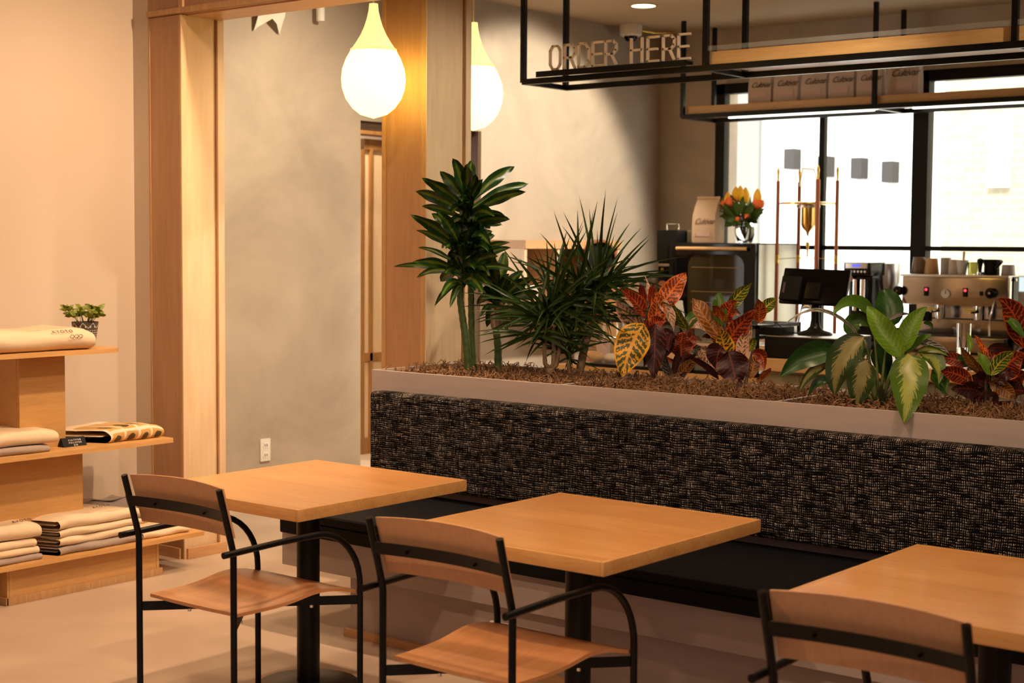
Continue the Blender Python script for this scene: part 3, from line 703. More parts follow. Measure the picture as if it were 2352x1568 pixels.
for (x, y, w_) in [(682, 620, 24), (785, 668, 26), (705, 700, 24), (965, 838, 24), (900, 790, 22), (1005, 930, 22), (975, 985, 18), (605, 1005, 22), (668, 1150, 24), (800, 1185, 20), (618, 1095, 12), (760, 800, 26), (650, 780, 24), (860, 870, 22), (640, 900, 24), (720, 780, 24), (820, 830, 20)]:
    bx, by = 740+(x-740)*0.04, 1000+(y-900)*0.22
    pleaf(t, 'lf_corn', D2, cp(bx, by), cp(x, y), w_*1.08, cp((bx+x)/2, (by+y)/2-24-30*(y > 960)), random.uniform(-.2, .14), shape='strap', wave=.06, fold=.35)
# --- marginata dracaenas: heads of narrow leaves
def head(q, c, n, lmin, lmax, up=0.4, wid=0.019, seed=1):
    rnd = random.Random(seed)
    for k in range(n):
        az = rnd.uniform(0, 2*PI); el = math.asin(rnd.uniform(-0.45, 0.998)); ln = rnd.uniform(lmin, lmax)*(1.0 if el > -.1 else .8)
        dr = Vector((math.cos(az)*math.cos(el), math.sin(az)*math.cos(el), math.sin(el)))
        b_ = Vector(c)+dr*0.01+Vector((0, 0, rnd.uniform(-.06, .06))); tip = b_+dr*ln-Vector((0, 0, (0.02+0.22*math.cos(el)**2)*ln*rnd.uniform(.1, 1)))
        ctl = b_+dr*ln*0.55+Vector((0, 0, 0.04*ln))
        leaf(None, 'lf_marg', b_, ctl, tip, wid*rnd.uniform(.8, 1.25), rnd.uniform(-.7, .7), .3, 0, 'blade', nseg=6, q=q)
D3 = 6.72
g = on(2, 0.99, 1262, 872); t = thing('dragon_tree', (g.x, g.y, 0.98), 'low bushy spiky leaved dracaena branching just above the moss', 'plant')
cane(t, [atd(1265, 876, D3), atd(1264, 845, D3)], .017, .018, 'cane_brown')
for pts in ([(1262, 846), (1252, 835), (1250, 800), (1256, 750)], [(1264, 846), (1271, 835), (1272, 800), (1270, 745)], [(1266, 850), (1278, 838), (1285, 800), (1290, 760)]):
    cane(t, [atd(*p, D3) for p in pts], .010, .008, 'cane_brown', 'branch')
q = MB(); head(q, atd(1262, 725, D3), 66, .28, .46, seed=3); head(q, atd(1285, 740, D3+.08), 44, .22, .36, seed=4); head(q, atd(1238, 745, D3-.05), 32, .22, .36, seed=9); q.build('foliage', 'lf_marg', t, 180, fixn=False)
D4 = 6.78
g = on(2, 0.99, 1330, 870); t = thing('dragon_tree', (g.x, g.y, 0.98), 'spiky leaved dracaena on a tall leaning pale stem, beside the yellow leaf', 'plant')
cane(t, [atd(1327, 876, D4), atd(1338, 820, D4), atd(1347, 778, D4)], .018, .017, 'cane_brown')
for pts in ([(1347, 782), (1338, 765), (1336, 735), (1332, 700)], [(1347, 782), (1357, 760), (1366, 715), (1370, 690)]):
    cane(t, [atd(*p, D4) for p in pts], .013, .010, 'cane_brown', 'branch')
q = MB(); head(q, atd(1330, 690, D4), 60, .28, .42, seed=5); head(q, atd(1372, 668, D4+.06), 62, .27, .44, seed=6); q.build('foliage', 'lf_marg', t, 180, fixn=False)
g = on(2, 0.99, 1300, 868); t = thing('dragon_tree', (g.x, g.y, 0.98), 'thin young spiky plant between the two larger dracaenas', 'plant')
cane(t, [atd(1309, 874, 6.76), atd(1306, 830, 6.76), atd(1308, 810, 6.76)], .010, .008, 'cane_brown')
q = MB(); head(q, atd(1308, 805, 6.76), 36, .12, .24, seed=8, wid=.012); q.build('foliage', 'lf_marg', t, 180, fixn=False)

# --- crotons and aglaonema from the leaves one can pick out
def bush(name, ground, d, label, stems, leaves, shape='croton', stem='stem_dark', sr=.007):
    g = on(2, 0.99, *ground); t = thing(name, (g.x, g.y, 0.98), label, 'plant')
    for pts in stems: cane(t, [atd(*p, d) for p in pts], sr, sr*.7, stem, 'stem', False)
    for lf in leaves:
        mat, b_, tp, w_ = lf[:4]; kw = lf[4] if len(lf) > 4 else {}
        pleaf(t, mat, d, b_, tp, w_*(1.22 if shape == 'croton' else 1.06), shape=shape, dd=kw.get('dd', random.uniform(-.09, .07)), c=kw.get('c'), twist=kw.get('tw', random.uniform(-.65, .65)), fold=kw.get('fold', random.uniform(.25, .55)), wave=kw.get('wave', .07 if shape == 'croton' else .03), db=kw.get('db', 0))
    if shape == 'croton' and stems:
        rf = random.Random(int(ground[0])); top = stems[0][-1]
        for k in range(12):
            f_ = rf.uniform(.15, .95); bx = ground[0]+(top[0]-ground[0])*f_; by = ground[1]+(top[1]-ground[1])*f_
            a = rf.uniform(-.4, PI+.4); l_ = rf.uniform(38, 66)
            pleaf(t, rf.choice(['lf_dark', 'lf_red', 'lf_bronze', 'lf_dark', 'lf_orange', 'lf_grey', 'lf_dkgreen', 'lf_greeny']), d, (bx, by), (bx+l_*math.cos(a), min(by-l_*math.sin(a)*.7+rf.uniform(-6, 26), ground[1]-8)), rf.uniform(20, 32), shape='croton', dd=rf.uniform(-.02, .16), twist=rf.uniform(-.9, .9), fold=.4, wave=.06, db=rf.uniform(.02, .10))
    return t
bush('croton', (1500, 874), 6.66, 'croton with a big yellow drooping leaf and upright orange leaves', [[(1500, 878), (1492, 820), (1484, 740), (1486, 690)]], [
    ('lf_pale', (1483, 752), (1418, 688), 36, {'c': (1438, 722), 'db': .05}), ('lf_red', (1484, 733), (1423, 664), 32, {'c': (1458, 692), 'fold': .5}), ('lf_pale', (1483, 712), (1482, 634), 15, {'tw': .9}),
    ('lf_orange', (1492, 752), (1502, 664), 38, {'c': (1508, 712), 'fold': .6}), ('lf_orange', (1512, 715), (1576, 627), 46, {'c': (1546, 664), 'tw': .1, 'fold': .1}), ('lf_pale', (1508, 690), (1547, 760), 26, {'c': (1535, 716)}),
    ('lf_yellow', (1478, 742), (1430, 866), 72, {'c': (1448, 800), 'tw': .1, 'fold': .12, 'db': -.12, 'dd': -.03}), ('lf_dark', (1504, 742), (1500, 872), 50, {'c': (1504, 800), 'tw': 0, 'db': -.05}), ('lf_dark', (1528, 752), (1512, 830), 40, {'c': (1530, 790)}),
    ('lf_dark', (1545, 762), (1535, 806), 26), ('lf_red', (1494, 700), (1504, 652), 18), ('lf_yellow', (1436, 882), (1412, 858), 26, {'c': (1420, 876)}), ('lf_red', (1478, 700), (1470, 652), 22), ('lf_red', (1490, 760), (1530, 738), 34), ('lf_orange', (1486, 770), (1460, 762), 26), ('lf_dark', (1496, 800), (1478, 842), 26)])
bush('croton', (1560, 874), 6.74, 'small croton with green tips and grey striped low leaves between two larger crotons', [[(1552, 878), (1568, 830), (1580, 757)], [(1560, 878), (1590, 830), (1600, 800)]], [
    ('lf_greeny', (1580, 757), (1546, 694), 26, {'c': (1558, 722)}), ('lf_green', (1580, 755), (1610, 713), 24, {'c': (1590, 730)}), ('lf_pale', (1582, 752), (1636, 772), 26, {'c': (1610, 744)}), ('lf_red', (1566, 820), (1570, 764), 52, {'tw': 0, 'fold': .1}),
    ('lf_red', (1566, 800), (1596, 770), 34), ('lf_grey', (1549, 876), (1522, 796), 22, {'c': (1532, 840)}), ('lf_grey', (1540, 876), (1516, 818), 9), ('lf_dark', (1562, 872), (1600, 812), 20), ('lf_bronze', (1556, 872), (1612, 822), 26), ('lf_grey', (1570, 800), (1622, 822), 24), ('lf_dark', (1545, 872), (1560, 800), 16), ('lf_pale', (1612, 800), (1640, 846), 28)])
bush('croton', (1692, 884), 6.52, 'croton with bronze and red leaves and a green and yellow leaf on top', [[(1690, 888), (1674, 820), (1662, 730), (1660, 700)], [(1712, 886), (1722, 830), (1730, 800)]], [
    ('lf_bronze', (1664, 790), (1591, 684), 44, {'c': (1616, 724), 'fold': .3}), ('lf_green', (1660, 748), (1652, 669), 32, {'tw': .1}), ('lf_greeny', (1672, 712), (1727, 650), 30, {'c': (1696, 676)}), ('lf_red', (1668, 742), (1692, 690), 40), ('lf_orange', (1660, 740), (1636, 700), 26),
    ('lf_greeny', (1742, 722), (1784, 688), 27, {'tw': 0}), ('lf_red', (1664, 806), (1738, 712), 44, {'c': (1694, 752), 'fold': .3}), ('lf_orange', (1742, 742), (1742, 686), 30), ('lf_yellow', (1668, 832), (1652, 756), 44), ('lf_bronze', (1660, 800), (1640, 730), 30),
    ('lf_pale', (1704, 836), (1716, 758), 28), ('lf_pale', (1716, 810), (1722, 716), 12), ('lf_dark', (1672, 806), (1692, 888), 68, {'c': (1684, 846), 'tw': 0, 'fold': .2, 'db': -.12}), ('lf_dark', (1660, 796), (1646, 848), 52, {'db': -.08, 'tw': 0}), ('lf_greeny', (1720, 808), (1730, 774), 17), ('lf_red', (1728, 812), (1754, 850), 30, {'c': (1750, 818)}),
    ('lf_orange', (1738, 876), (1772, 846), 16), ('lf_bronze', (1722, 870), (1742, 812), 26), ('lf_grey', (1704, 840), (1710, 884), 20), ('lf_dark', (1652, 872), (1578, 820), 16, {'c': (1620, 838)}), ('lf_pale', (1656, 840), (1606, 798), 24), ('lf_red', (1690, 832), (1660, 792), 44), ('lf_dark', (1712, 830), (1702, 880), 40)])
bush('croton', (2262, 946), 5.60, 'dark red croton with one tall upright leaf at the right end of the planter', [[(2262, 950), (2264, 880), (2275, 820)], [(2262, 950), (2300, 860), (2340, 790)]], [
    ('lf_red', (2350, 800), (2292, 686), 56, {'c': (2330, 726), 'tw': .2}), ('lf_green', (2352, 776), (2302, 729), 20, {'c': (2325, 742), 'db': -.05}), ('lf_orange', (2268, 846), (2237, 768), 17), ('lf_bronze', (2258, 864), (2206, 796), 20, {'c': (2228, 826)}), ('lf_lime', (2228, 808), (2222, 764), 11),
    ('lf_red', (2272, 858), (2296, 800), 46, {'tw': 0}), ('lf_lime', (2276, 862), (2246, 808), 24, {'db': -.06}), ('lf_greeny', (2276, 862), (2332, 808), 30, {'db': -.06, 'tw': 0}), ('lf_dark', (2268, 800), (2324, 806), 24), ('lf_dkgreen', (2242, 850), (2198, 826), 30), ('lf_red', (2222, 842), (2144, 824), 30), ('lf_greeny', (2222, 884), (2152, 848), 30, {'tw': 0}), ('lf_red', (2232, 876), (2160, 852), 36),
    ('lf_dark', (2256, 902), (2184, 894), 40), ('lf_red', (2292, 874), (2352, 812), 62, {'tw': .1}), ('lf_dark', (2280, 880), (2330, 862), 44), ('lf_bronze', (2272, 878), (2334, 916), 36), ('lf_dark', (2264, 890), (2244, 934), 30), ('lf_dark', (2264, 880), (2232, 862), 36), ('lf_red', (2290, 936), (2322, 944), 20), ('lf_dark', (2266, 900), (2290, 946), 40), ('lf_red', (2320, 890), (2360, 860), 44), ('lf_dark', (2310, 900), (2356, 900), 40), ('lf_orange', (2280, 850), (2262, 800), 30), ('lf_dark', (2340, 850), (2358, 790), 40)])
ag = bush('aglaonema', (2022, 934), 5.64, 'broad leaved plant with drooping pale centred leaves hanging over the planter edge', [], [
    ('lf_dkgreen', (2044, 752), (2030, 662), 66, {'c': (2040, 700), 'tw': .1, 'db': .04}), ('lf_green', (2006, 724), (1912, 724), 36, {'c': (1958, 694), 'tw': .5}), ('lf_lime', (2074, 822), (1992, 702), 54, {'c': (2026, 756), 'tw': .15, 'db': -.08}), ('lf_lime', (2078, 808), (2129, 704), 46, {'c': (2092, 750), 'db': -.04}), ('lf_green', (2078, 812), (2140, 768), 26, {'c': (2106, 786)}), ('lf_green', (2120, 742), (2143, 760), 12, {'c': (2136, 742)}),
    ('lf_grey', (1976, 776), (1802, 746), 15, {'c': (1888, 715), 'tw': .9}), ('lf_grey', (2040, 736), (2092, 722), 10, {'c': (2064, 722)}), ('lf_green', (1950, 772), (1996, 750), 42, {'c': (1966, 738), 'db': .06}), ('lf_varieg', (1984, 772), (1918, 908), 72, {'c': (1932, 830), 'tw': .2, 'fold': .3, 'db': -.06}), ('lf_dkgreen', (1918, 806), (1792, 866), 58, {'c': (1852, 818), 'tw': 0}), ('lf_varieg', (1902, 838), (1834, 904), 26, {'c': (1862, 856)}),
    ('lf_varieg', (1990, 826), (1968, 934), 66, {'c': (1976, 878), 'tw': 0, 'fold': .2, 'db': -.10}), ('lf_dkgreen', (1912, 876), (1858, 908), 22, {'c': (1880, 878)}), ('lf_varieg2', (2086, 812), (2076, 973), 86, {'c': (2088, 884), 'tw': 0, 'fold': .22, 'db': -.14, 'dd': -.24}), ('lf_varieg2', (2110, 808), (2156, 882), 46, {'c': (2146, 830)}), ('lf_green', (2140, 850), (2166, 905), 44, {'c': (2160, 870)}), ('lf_grey', (2100, 786), (2192, 832), 22, {'c': (2148, 796)}), ('lf_varieg2', (2108, 808), (2180, 818), 16, {'c': (2140, 802)}),
    ('lf_dkgreen', (2010, 796), (2036, 872), 52, {'db': .1}), ('lf_dkgreen', (1990, 800), (1960, 830), 36, {'db': .05}), ('lf_dkgreen', (2150, 880), (2178, 910), 14), ('lf_green', (2070, 780), (2040, 770), 40, {'db': .08}), ('lf_dkgreen', (2060, 830), (2080, 790), 30, {'db': .06})], shape='broad')
for (a_, c_, e_) in [((2012, 934), (2006, 850), (1986, 780)), ((2018, 934), (2016, 850), (2005, 730)), ((2022, 934), (2026, 850), (2042, 754)), ((2026, 934), (2034, 860), (2072, 818)), ((2024, 934), (2060, 800), (2090, 815)), ((2016, 934), (1998, 800), (1990, 826)), ((2028, 934), (2040, 830), (2078, 812)), ((2014, 934), (1990, 830), (1950, 775)), ((2030, 930), (2080, 830), (2110, 808)), ((2010, 932), (1960, 850), (1918, 806))]:
    P0, P1, P2 = atd(*a_, 5.62), atd(*c_, 5.62), atd(*e_, 5.62)
    MB().tube([P0*(1-s_)**2+P1*2*s_*(1-s_)+P2*s_*s_ for s_ in [i/8 for i in range(9)]], [.007-.0005*i for i in range(9)], 8).build('stalk', 'petiole', ag, 180)

# ------------------------------------------------------------------ tables
def table(x0, x1, y0, y1, label):
    cx, cy = (x0+x1)/2, (y0+y1)/2
    t = thing('cafe_table', (cx, cy, 0), label, 'table', 'square cafe tables along the banquette')
    MB().box(x0+.0125, x1-.0125, y0+.0125, y1-.0125, .702, .7395, .0).build('tabletop', 'table_wood', t)
    e = MB(); 
    e.box(x0, x1, y0, y0+.012, .700, .7402, .0035); e.box(x0, x1, y1-.012, y1, .700, .7402, .0035); e.box(x0, x0+.012, y0+.012, y1-.012, .700, .7402, .0035); e.box(x1-.012, x1, y0+.012, y1-.012, .700, .7402, .0035)
    e.build('edge_band', 'table_edge', t)
    MB().lathe([(0, .018), (.041, .018), (.041, .690), (0, .690)], (cx, cy, 0), 32).build('column', 'black_metal', t)
    MB().lathe([(0, 0), (.185, 0), (.19, .006), (.18, .014), (.05, .022), (0, .022)], (cx, cy, 0), 48).build('base', 'black_metal', t)
    s = MB(); s.box(cx-.2, cx+.2, cy-.022, cy+.022, .688, .700, .002); s.box(cx-.022, cx+.022, cy-.2, cy+.2, .6885, .7005, .002); s.box(cx-.055, cx+.055, cy-.055, cy+.055, .665, .690, .004); s.build('top_bracket', 'black_metal', t)
table(3.357, 4.19, 3.553, 4.332, 'square cafe table farthest left, nearest the concrete wall opening')
table(3.337, 4.19, 2.345, 3.132, 'square cafe table in the middle, in front of the crotons')
table(3.32, 4.14, 1.02, 1.806, 'square cafe table at the bottom right, cut by the picture edge')

# ------------------------------------------------------------------ chairs
def make_chair():
    t = thing('cafe_armchair', (0, 0, 0), 'x', 'chair', 'plywood armchairs drawn up to the cafe tables')
    hw = .23; r = .0105
    # seat: moulded plywood, dished, rising towards the front then rolling down
    def sz(u, v):   # u along depth 0..1, v across -1..1
        return .448+.020*math.exp(-((u-.68)/.22)**2)*(0.65+.35*abs(v)) - .014*(1-v*v)*math.exp(-((u-.35)/.28)**2) - .010*max(0, (u-.85)/.15)
    nu, nv = 22, 14; top = []; bot = []
    for i in range(nu+1):
        u = i/nu; hwid = .213+.027*u; x = .03+.50*u; ro, rb = [], []
        for j in range(nv+1):
            v = -1+2*j/nv; z = sz(u, v); ro.append((x, v*hwid, z)); rb.append((x, v*hwid, z-.011))
        top.append(ro); bot.append(rb)
    MB().slab(top, bot).build('seat', 'seat_ply', t, 50)
    # backrest panel, slightly bowed
    def bowed(z0, z1, yh, off, th, bow, crown, tilt):
        to, bo = [], []
        for i in range(7):
            s_ = i/6; ro, rb = [], []
            for j in range(17):
                v = -1+2*j/16; z = z0+(z1-z0)*s_+crown*(1-v*v)*(s_ if s_ > .5 else s_)
                x = off+bow*(1-v*v)-tilt*(z-.655)
                ro.append((x, v*yh, z)); rb.append((x+th, v*yh, z))
            to.append(ro); bo.append(rb)
        return to, bo
    tilt = .055/.19
    A, B_ = bowed(.688, .846, .222, .016, .010, .026, .008, tilt); MB().slab(A, B_).build('backrest', 'back_ply', t, 50)
    A, B_ = bowed(.744, .779, .236, -.012, .004, .030, 0, tilt); MB().slab(A, B_).build('back_band', 'black_metal', t, 50)
    for sgn in (-1, 1):
        y = sgn*hw
        MB().tube([(0, y, 0), (0, y, .30), (0, y, .60), (0, y, .632), (-.002, y, .650), (-.008, y, .672), (-.030, y, .752), (-.056, y, .846)], r, 12).build('leg', 'black_metal', t)
        ya = sgn*(hw+.0215)
        arc = [(.33+.20*math.sin(a), ya, .455+.20*math.cos(a)) for a in [R(k) for k in range(0, 91, 9)]]
        MB().tube([(-.058, ya, .648), (.0, ya, .650), (.16, ya, .655), (.33, ya, .655)], r, 12).build('armrest', 'black_metal', t)
        MB().tube(arc+[(.53, ya, .3), (.53, ya, 0)], r, 12).build('leg', 'black_metal', t)
        st_ = MB().bar((.004, sgn*hw, .409), (.528, -sgn*(hw+.018), .409), .005, .030).build('stretcher', 'black_metal', t, 0)
        for f_ in (.22, .78):
            p_ = Vector((.004, sgn*hw, .39)).lerp(Vector((.528, -sgn*(hw+.018), .39)), f_)
            MB().lathe([(0, -.004), (.006, -.003), (.006, .006), (0, .006)], p_, 10).build('bolt', 'chrome', st_)
        MB().lathe([(0, -.001), (.004, -.001), (.004, .003), (0, .003)], (.006-tilt*.1, sgn*.12, .758), 12, axis=(-1, 0, 0)).build('bolt', 'black_gloss', t)
    return t
ch = make_chair()
spots = [(3.082, 3.778, 0, 'plywood armchair pushed up to the leftmost table, beside the shelf of folded shirts'),
         (3.045, 2.655, 0, 'plywood armchair pushed up to the middle table'),
         (2.965, 1.392, 0, 'plywood armchair at bottom right, only its backrest top in view')]
for i, (x, y, rz, lb) in enumerate(spots):
    o = ch if i == 0 else copy_tree(ch)
    o.location = (x, y, 0); o.rotation_euler = (0, 0, rz); o['label'] = lb

# ------------------------------------------------------------------ display shelf
ds = thing('display_shelf', (4.15, 6.0, 0), 'stepped wooden display shelf of folded clothes against the left wall', 'shelf')
MB().box(3.775, 4.60, 5.83, 6.20, 0.03, .168).build('base_box', 'shelf_wood_v', ds, 0)
q = MB(); q.box(3.765, 4.612, 5.818, 5.83, 0, .034, .002); q.box(3.763, 3.775, 5.818, 6.2, 0, .034, .002); q.box(4.60, 4.612, 5.83, 6.2, 0, .034, .002); q.build('plinth_strip', 'maple_edge', ds)
q = MB(); q.box(3.786, 3.800, 5.8275, 5.83, .034, .168); q.box(4.583, 4.597, 5.8275, 5.83, .034, .168); q.build('corner_strip', 'shelf_edge', ds, 0)
def rr(x0, x1, y0, y1, r, left=False):
    pts = []
    for (cx, cy, a0, on_) in ((x1-r, y0+r, -90, 1), (x1-r, y1-r, 0, 1), (x0+r, y1-r, 90, 1), (x0+r, y0+r, 180, 1)):
        for k in range(7):
            a = R(a0+15*k); pts.append((cx+r*math.cos(a), cy+r*math.sin(a)))
    return pts
for (x0, x1, y0, z, r_) in ((3.3, 4.83, 5.76, .186, .02), (3.35, 4.645, 5.76, .659, .02), (3.62, 4.36, 5.76, 1.104, .07)):
    MB().prism(rr(x0, x1, y0, 6.20, r_), z-.020, z).build('shelf_board', 'shelf_wood', ds, 30)
for (x0, x1, z0, z1) in ((3.80, 4.245, .186, .639), (3.915, 4.155, .659, 1.084)):
    MB().box(x0, x1, 5.93, 6.15, z0, z1, .003).build('riser', 'shelf_wood_v', ds, 30)
    MB().box(x0-.002, x0, 5.95, 6.13, z0, z1).build('side_panel', 'shelf_wood_v', ds, 0)

def folded(x0, x1, y0, y1, z0, h, mat, label, layers=2, seed=0, name='folded_shirt', uvp=False, group='folded clothes on the display shelf', cat='shirt', skew=0.0, round_=1.0, parts=None):
    """one folded garment: a sheet doubled over, the fold rounding at the front, its edges showing at the side"""
    rnd = random.Random(seed); q = MB(); th = h/2*.92
    th = h/2*.985; prof = []
    d = y1-y0; rc = h/2
    def outer():
        P = [(y1, z0), (y0+rc, z0)]
        for k in range(1, 10):
            a = R(-90-20*k); P.append((y0+rc+rc*math.cos(a)*round_, z0+rc+rc*math.sin(a)))
        P += [(y0+rc, z0+h), (y0+d*.35, z0+h*1.02), (y0+d*.7, z0+h*.98), (y1, z0+h)]
        return P
    O = outer(); I = [(y1, z0+h-th), (y0+rc*1.5, z0+h-th), (y0+rc*1.2, z0+h/2), (y0+rc*1.5, z0+th), (y1, z0+th)]
    ring = O+I; n = len(ring); nx = 16; rows = []
    ph = rnd.uniform(0, 6)
    for i in range(nx+1):
        s_ = i/nx; x = x0+(x1-x0)*s_
        e = min(s_, 1-s_)*nx; sag = 1-(.20 if e < .5 else (.06 if e < 1.5 else 0))
        row = []
        for k, (yy, zz) in enumerate(ring):
            zn = z0+(zz-z0)*sag*(1+.05*math.sin(ph+s_*7)); wob = .004*math.sin(ph+s_*9+k*.4)+.003*math.sin(ph*2+s_*17)
            row.append((x+skew*(yy-y0), yy+wob*(1 if k < len(O) else .4), max(zn+(.002*math.sin(s_*13+ph+k) if zz > z0+h*.4 else 0), z0)))
        rows.append(row)
    q.grid(rows, uv=True, closed=True)
    t = thing(name, ((x0+x1)/2, (y0+y1)/2, z0), label, cat, group)
    q.build('body', mat, t, 60)
    return t
SW = 'beige folded sweatshirt'
def label_ink(t, txt, loc, size, face=FACE_MY, spacing=1.3, mat='ink_brown', name='printed_text'):
    text(name, txt, size, loc, face, mat, t, .0005, spacing=spacing)
lean = frame_rot((1, 0, 0), (0, .80, .6))
flat = frame_rot((1, 0.05, 0), (0, .94, .34))
# top board: rolled sweatshirt
t = folded(3.60, 4.205, 5.785, 6.06, 1.104, .098, 'beige_cloth', 'plump cream sweatshirt folded on the top board, in front of the potted plant', seed=1, cat='sweatshirt', name='folded_sweatshirt', round_=1.35)
label_ink(t, 'KYOTO', (3.985, 5.771, 1.186), .026, lean)
q = MB()
for k in range(3):
    cx = 4.075+k*.022; q.tube([(cx+.011*math.cos(a), 5.757+.001, 1.168+.008*math.sin(a)) for a in [R(60*j) for j in range(7)]], .0012, 5)
q.build('printed_rings', 'ink_brown', t)
# middle board
folded(3.36, 3.985, 5.80, 6.05, .659, .034, 'grey_cloth', 'lower grey shirt of the pair at the left of the middle board', seed=3)
t = folded(3.36, 4.03, 5.80, 6.06, .695, .062, 'beige_cloth', 'upper cream shirt of the pair at the left of the middle board', seed=4)
t = folded(4.325, 4.63, 5.82, 6.05, .659, .070, 'print_cloth', 'folded pullover printed with small pictures in white squares, on the middle board', seed=5, name='folded_pullover', cat='pullover', skew=-.5)
# bottom board left stack
z = .186
for k, (h_, mt_) in enumerate([(.030, 'grey_cloth'), (.032, 'beige_cloth'), (.034, 'beige_cloth'), (.066, 'beige_cloth')]):
    nm = ['lowest', 'second from bottom', 'second from top', 'top'][k]
    t = folded(3.36, 3.93-.012*k+(.04 if k == 3 else 0), 5.79+.002*k, 6.06, z, h_, mt_, f'{nm} shirt of the left stack on the lowest board', seed=10+k)
    z += h_+.001
label_ink(t, 'KYOTO', (3.83, 5.86, z+.002), .024, flat)
z = .186
for k, (h_, mt_) in enumerate([(.040, 'grey_cloth'), (.038, 'beige_cloth'), (.034, 'beige_cloth'), (.050, 'beige_cloth')]):
    nm = ['lowest', 'second from bottom', 'second from top', 'top'][k]
    t = folded(4.02-.0*k, 4.47, 5.785, 6.06, z, h_, mt_, f'{nm} shirt of the right stack on the lowest board', seed=20+k, skew=-.35)
    z += h_+.001
label_ink(t, 'KYOTO', (4.28, 5.90, z+.002), .024, flat)
folded(4.49, 4.76, 5.80, 6.0, .186, .036, 'beige_cloth', 'thin folded shirt alone at the right end of the lowest board', seed=31, skew=-.2)
folded(4.36, 4.62, 6.02, 6.17, .186, .16, 'grey_cloth', 'bundled grey shirt behind the right stack on the lowest board', seed=32)
# price tent card
c = on(1, 5.885, 166, 1016)
t = thing('tent_card', (c.x, c.y, .66), 'small black folded price card on the middle board', 'sign')
w2 = .062
MB().prism([(c.y-.024, .6595), (c.y+.024, .6595), (c.y+.004, .6985), (c.y-.004, .6985)], c.x-w2, c.x+w2, 'yz').build('card', 'black_matte', t, 0)
crot = frame_rot((1, 0, 0), (0, .020/.0438, .039/.0438))
for (tx, zz, sz_) in (('CULTIVAR', .688, .0115), ('PULLOVER', .677, .0115), ('$48', .666, .0115)):
    zt_ = zz-.004; yy = c.y-.024+(zt_-.6595)/.039*.020-.0016
    text('lettering', tx, sz_, (c.x+.004, yy, zt_), crot, 'ink_white', t, .0002, spacing=1.35, align='CENTER')
# potted herb
pc = on(2, 1.104, 205, 793)
t = thing('potted_herb', (pc.x, 6.03, 1.104), 'small green herb in a patterned grey pot on the top board', 'potted plant')
X_, Y_ = pc.x, 6.03
MB().lathe([(0, 1.1045), (.044, 1.1045), (.046, 1.108), (.062, 1.214), (.056, 1.214), (.052, 1.200), (0, 1.200)], (X_, Y_, 0), 40, uv=True).build('pot', 'pot_pattern', t)
MB().lathe([(0, 1.2), (.054, 1.200), (.054, 1.206), (0, 1.208)], (X_, Y_, 0), 24).build('soil', 'soil', t)
rnd = random.Random(5)
for k in range(24):
    a = rnd.uniform(0, 2*PI); ln = rnd.uniform(.04, .08); b_ = Vector((X_+.03*math.cos(a), Y_+.03*math.sin(a), 1.206)); e_ = b_+Vector((math.cos(a)*ln*rnd.uniform(.3, 1.1), math.sin(a)*ln*.7, rnd.uniform(.03, .065)))
    q = MB(); q.tube([b_, (b_+e_)/2+Vector((0, 0, .01)), e_], .0015, 5); q.build('stem', 'petiole', t, 180)
    q = MB()
    for j in range(6):
        aa = rnd.uniform(0, 2*PI); d_ = Vector((math.cos(aa), math.sin(aa), rnd.uniform(-.2, .9)))*rnd.uniform(.022, .040)
        leaf(None, 'herb', e_, e_+d_*.5+Vector((0, 0, .006)), e_+d_, .020, rnd.uniform(-.8, .8), .2, .05, 'croton', nseg=5, q=q)
    q.build('leaf_cluster', 'herb', t, 180, fixn=False)

# ------------------------------------------------------------------ overhead frames
def hang_frame(nm, label, x0, x1, ys, z0, ztop=CZ):
    y_hi, y_lo = max(ys), min(ys)
    t = thing(nm, ((x0+x1)/2, y_hi, z0), label, 'hanging frame')
    th = .03
    for (xx, y) in [(xx, y) for xx in (x0, x1) for y in ys]:
        MB().box(xx-th/2, xx+th/2, y-th/2, y+th/2, z0, ztop, .002).build('rod', 'black_metal', t, 0)
    q = MB()
    for xx in (x0, x1): q.box(xx-th/2+.001, xx+th/2-.001, y_lo, y_hi, z0-.012, z0+.022, .002)
    for y in ys: q.box(x0, x1, y-th/2+.001, y+th/2-.001, z0-.010, z0+.020, .002)
    q.build('rail', 'black_metal', t, 0)
    return t
f1 = hang_frame('hanging_frame', 'black steel frame hung over the front counter carrying the order sign', 7.2, 7.62, [5.68, 4.42, 2.715, 1.1], 2.545)
q = MB().box(7.22, 7.60, 1.13, 4.40, 2.57, 2.64, .003); q.build('shelf_board', 'counter_wood', f1, 0)
MB().box(7.19, 7.197, 1.13, 4.40, 2.642, 2.668).build('glass_guard', 'pane', f1, 0)
MB().box(7.30, 7.52, 1.3, 4.3, 2.555, 2.569).build('light_strip', 'maple_y', f1, 0)
f2 = hang_frame('hanging_frame', 'black steel frame hung over the back bar carrying the coffee bags', 9.95, 10.40, [6.305, 4.735, 3.0, 1.2], 2.555)
q = MB().box(9.97, 10.38, 1.23, 6.28, 2.578, 2.636, .003); q.build('shelf_board', 'counter_wood', f2, 0)
MB().box(10.28, 10.31, 4.9, 6.1, 2.562, 2.577).build('led_strip', 'led_white', f2, 0)
MB().box(10.28, 10.31, 3.1, 4.6, 2.562, 2.577).build('led_strip', 'led_white', f2, 0)
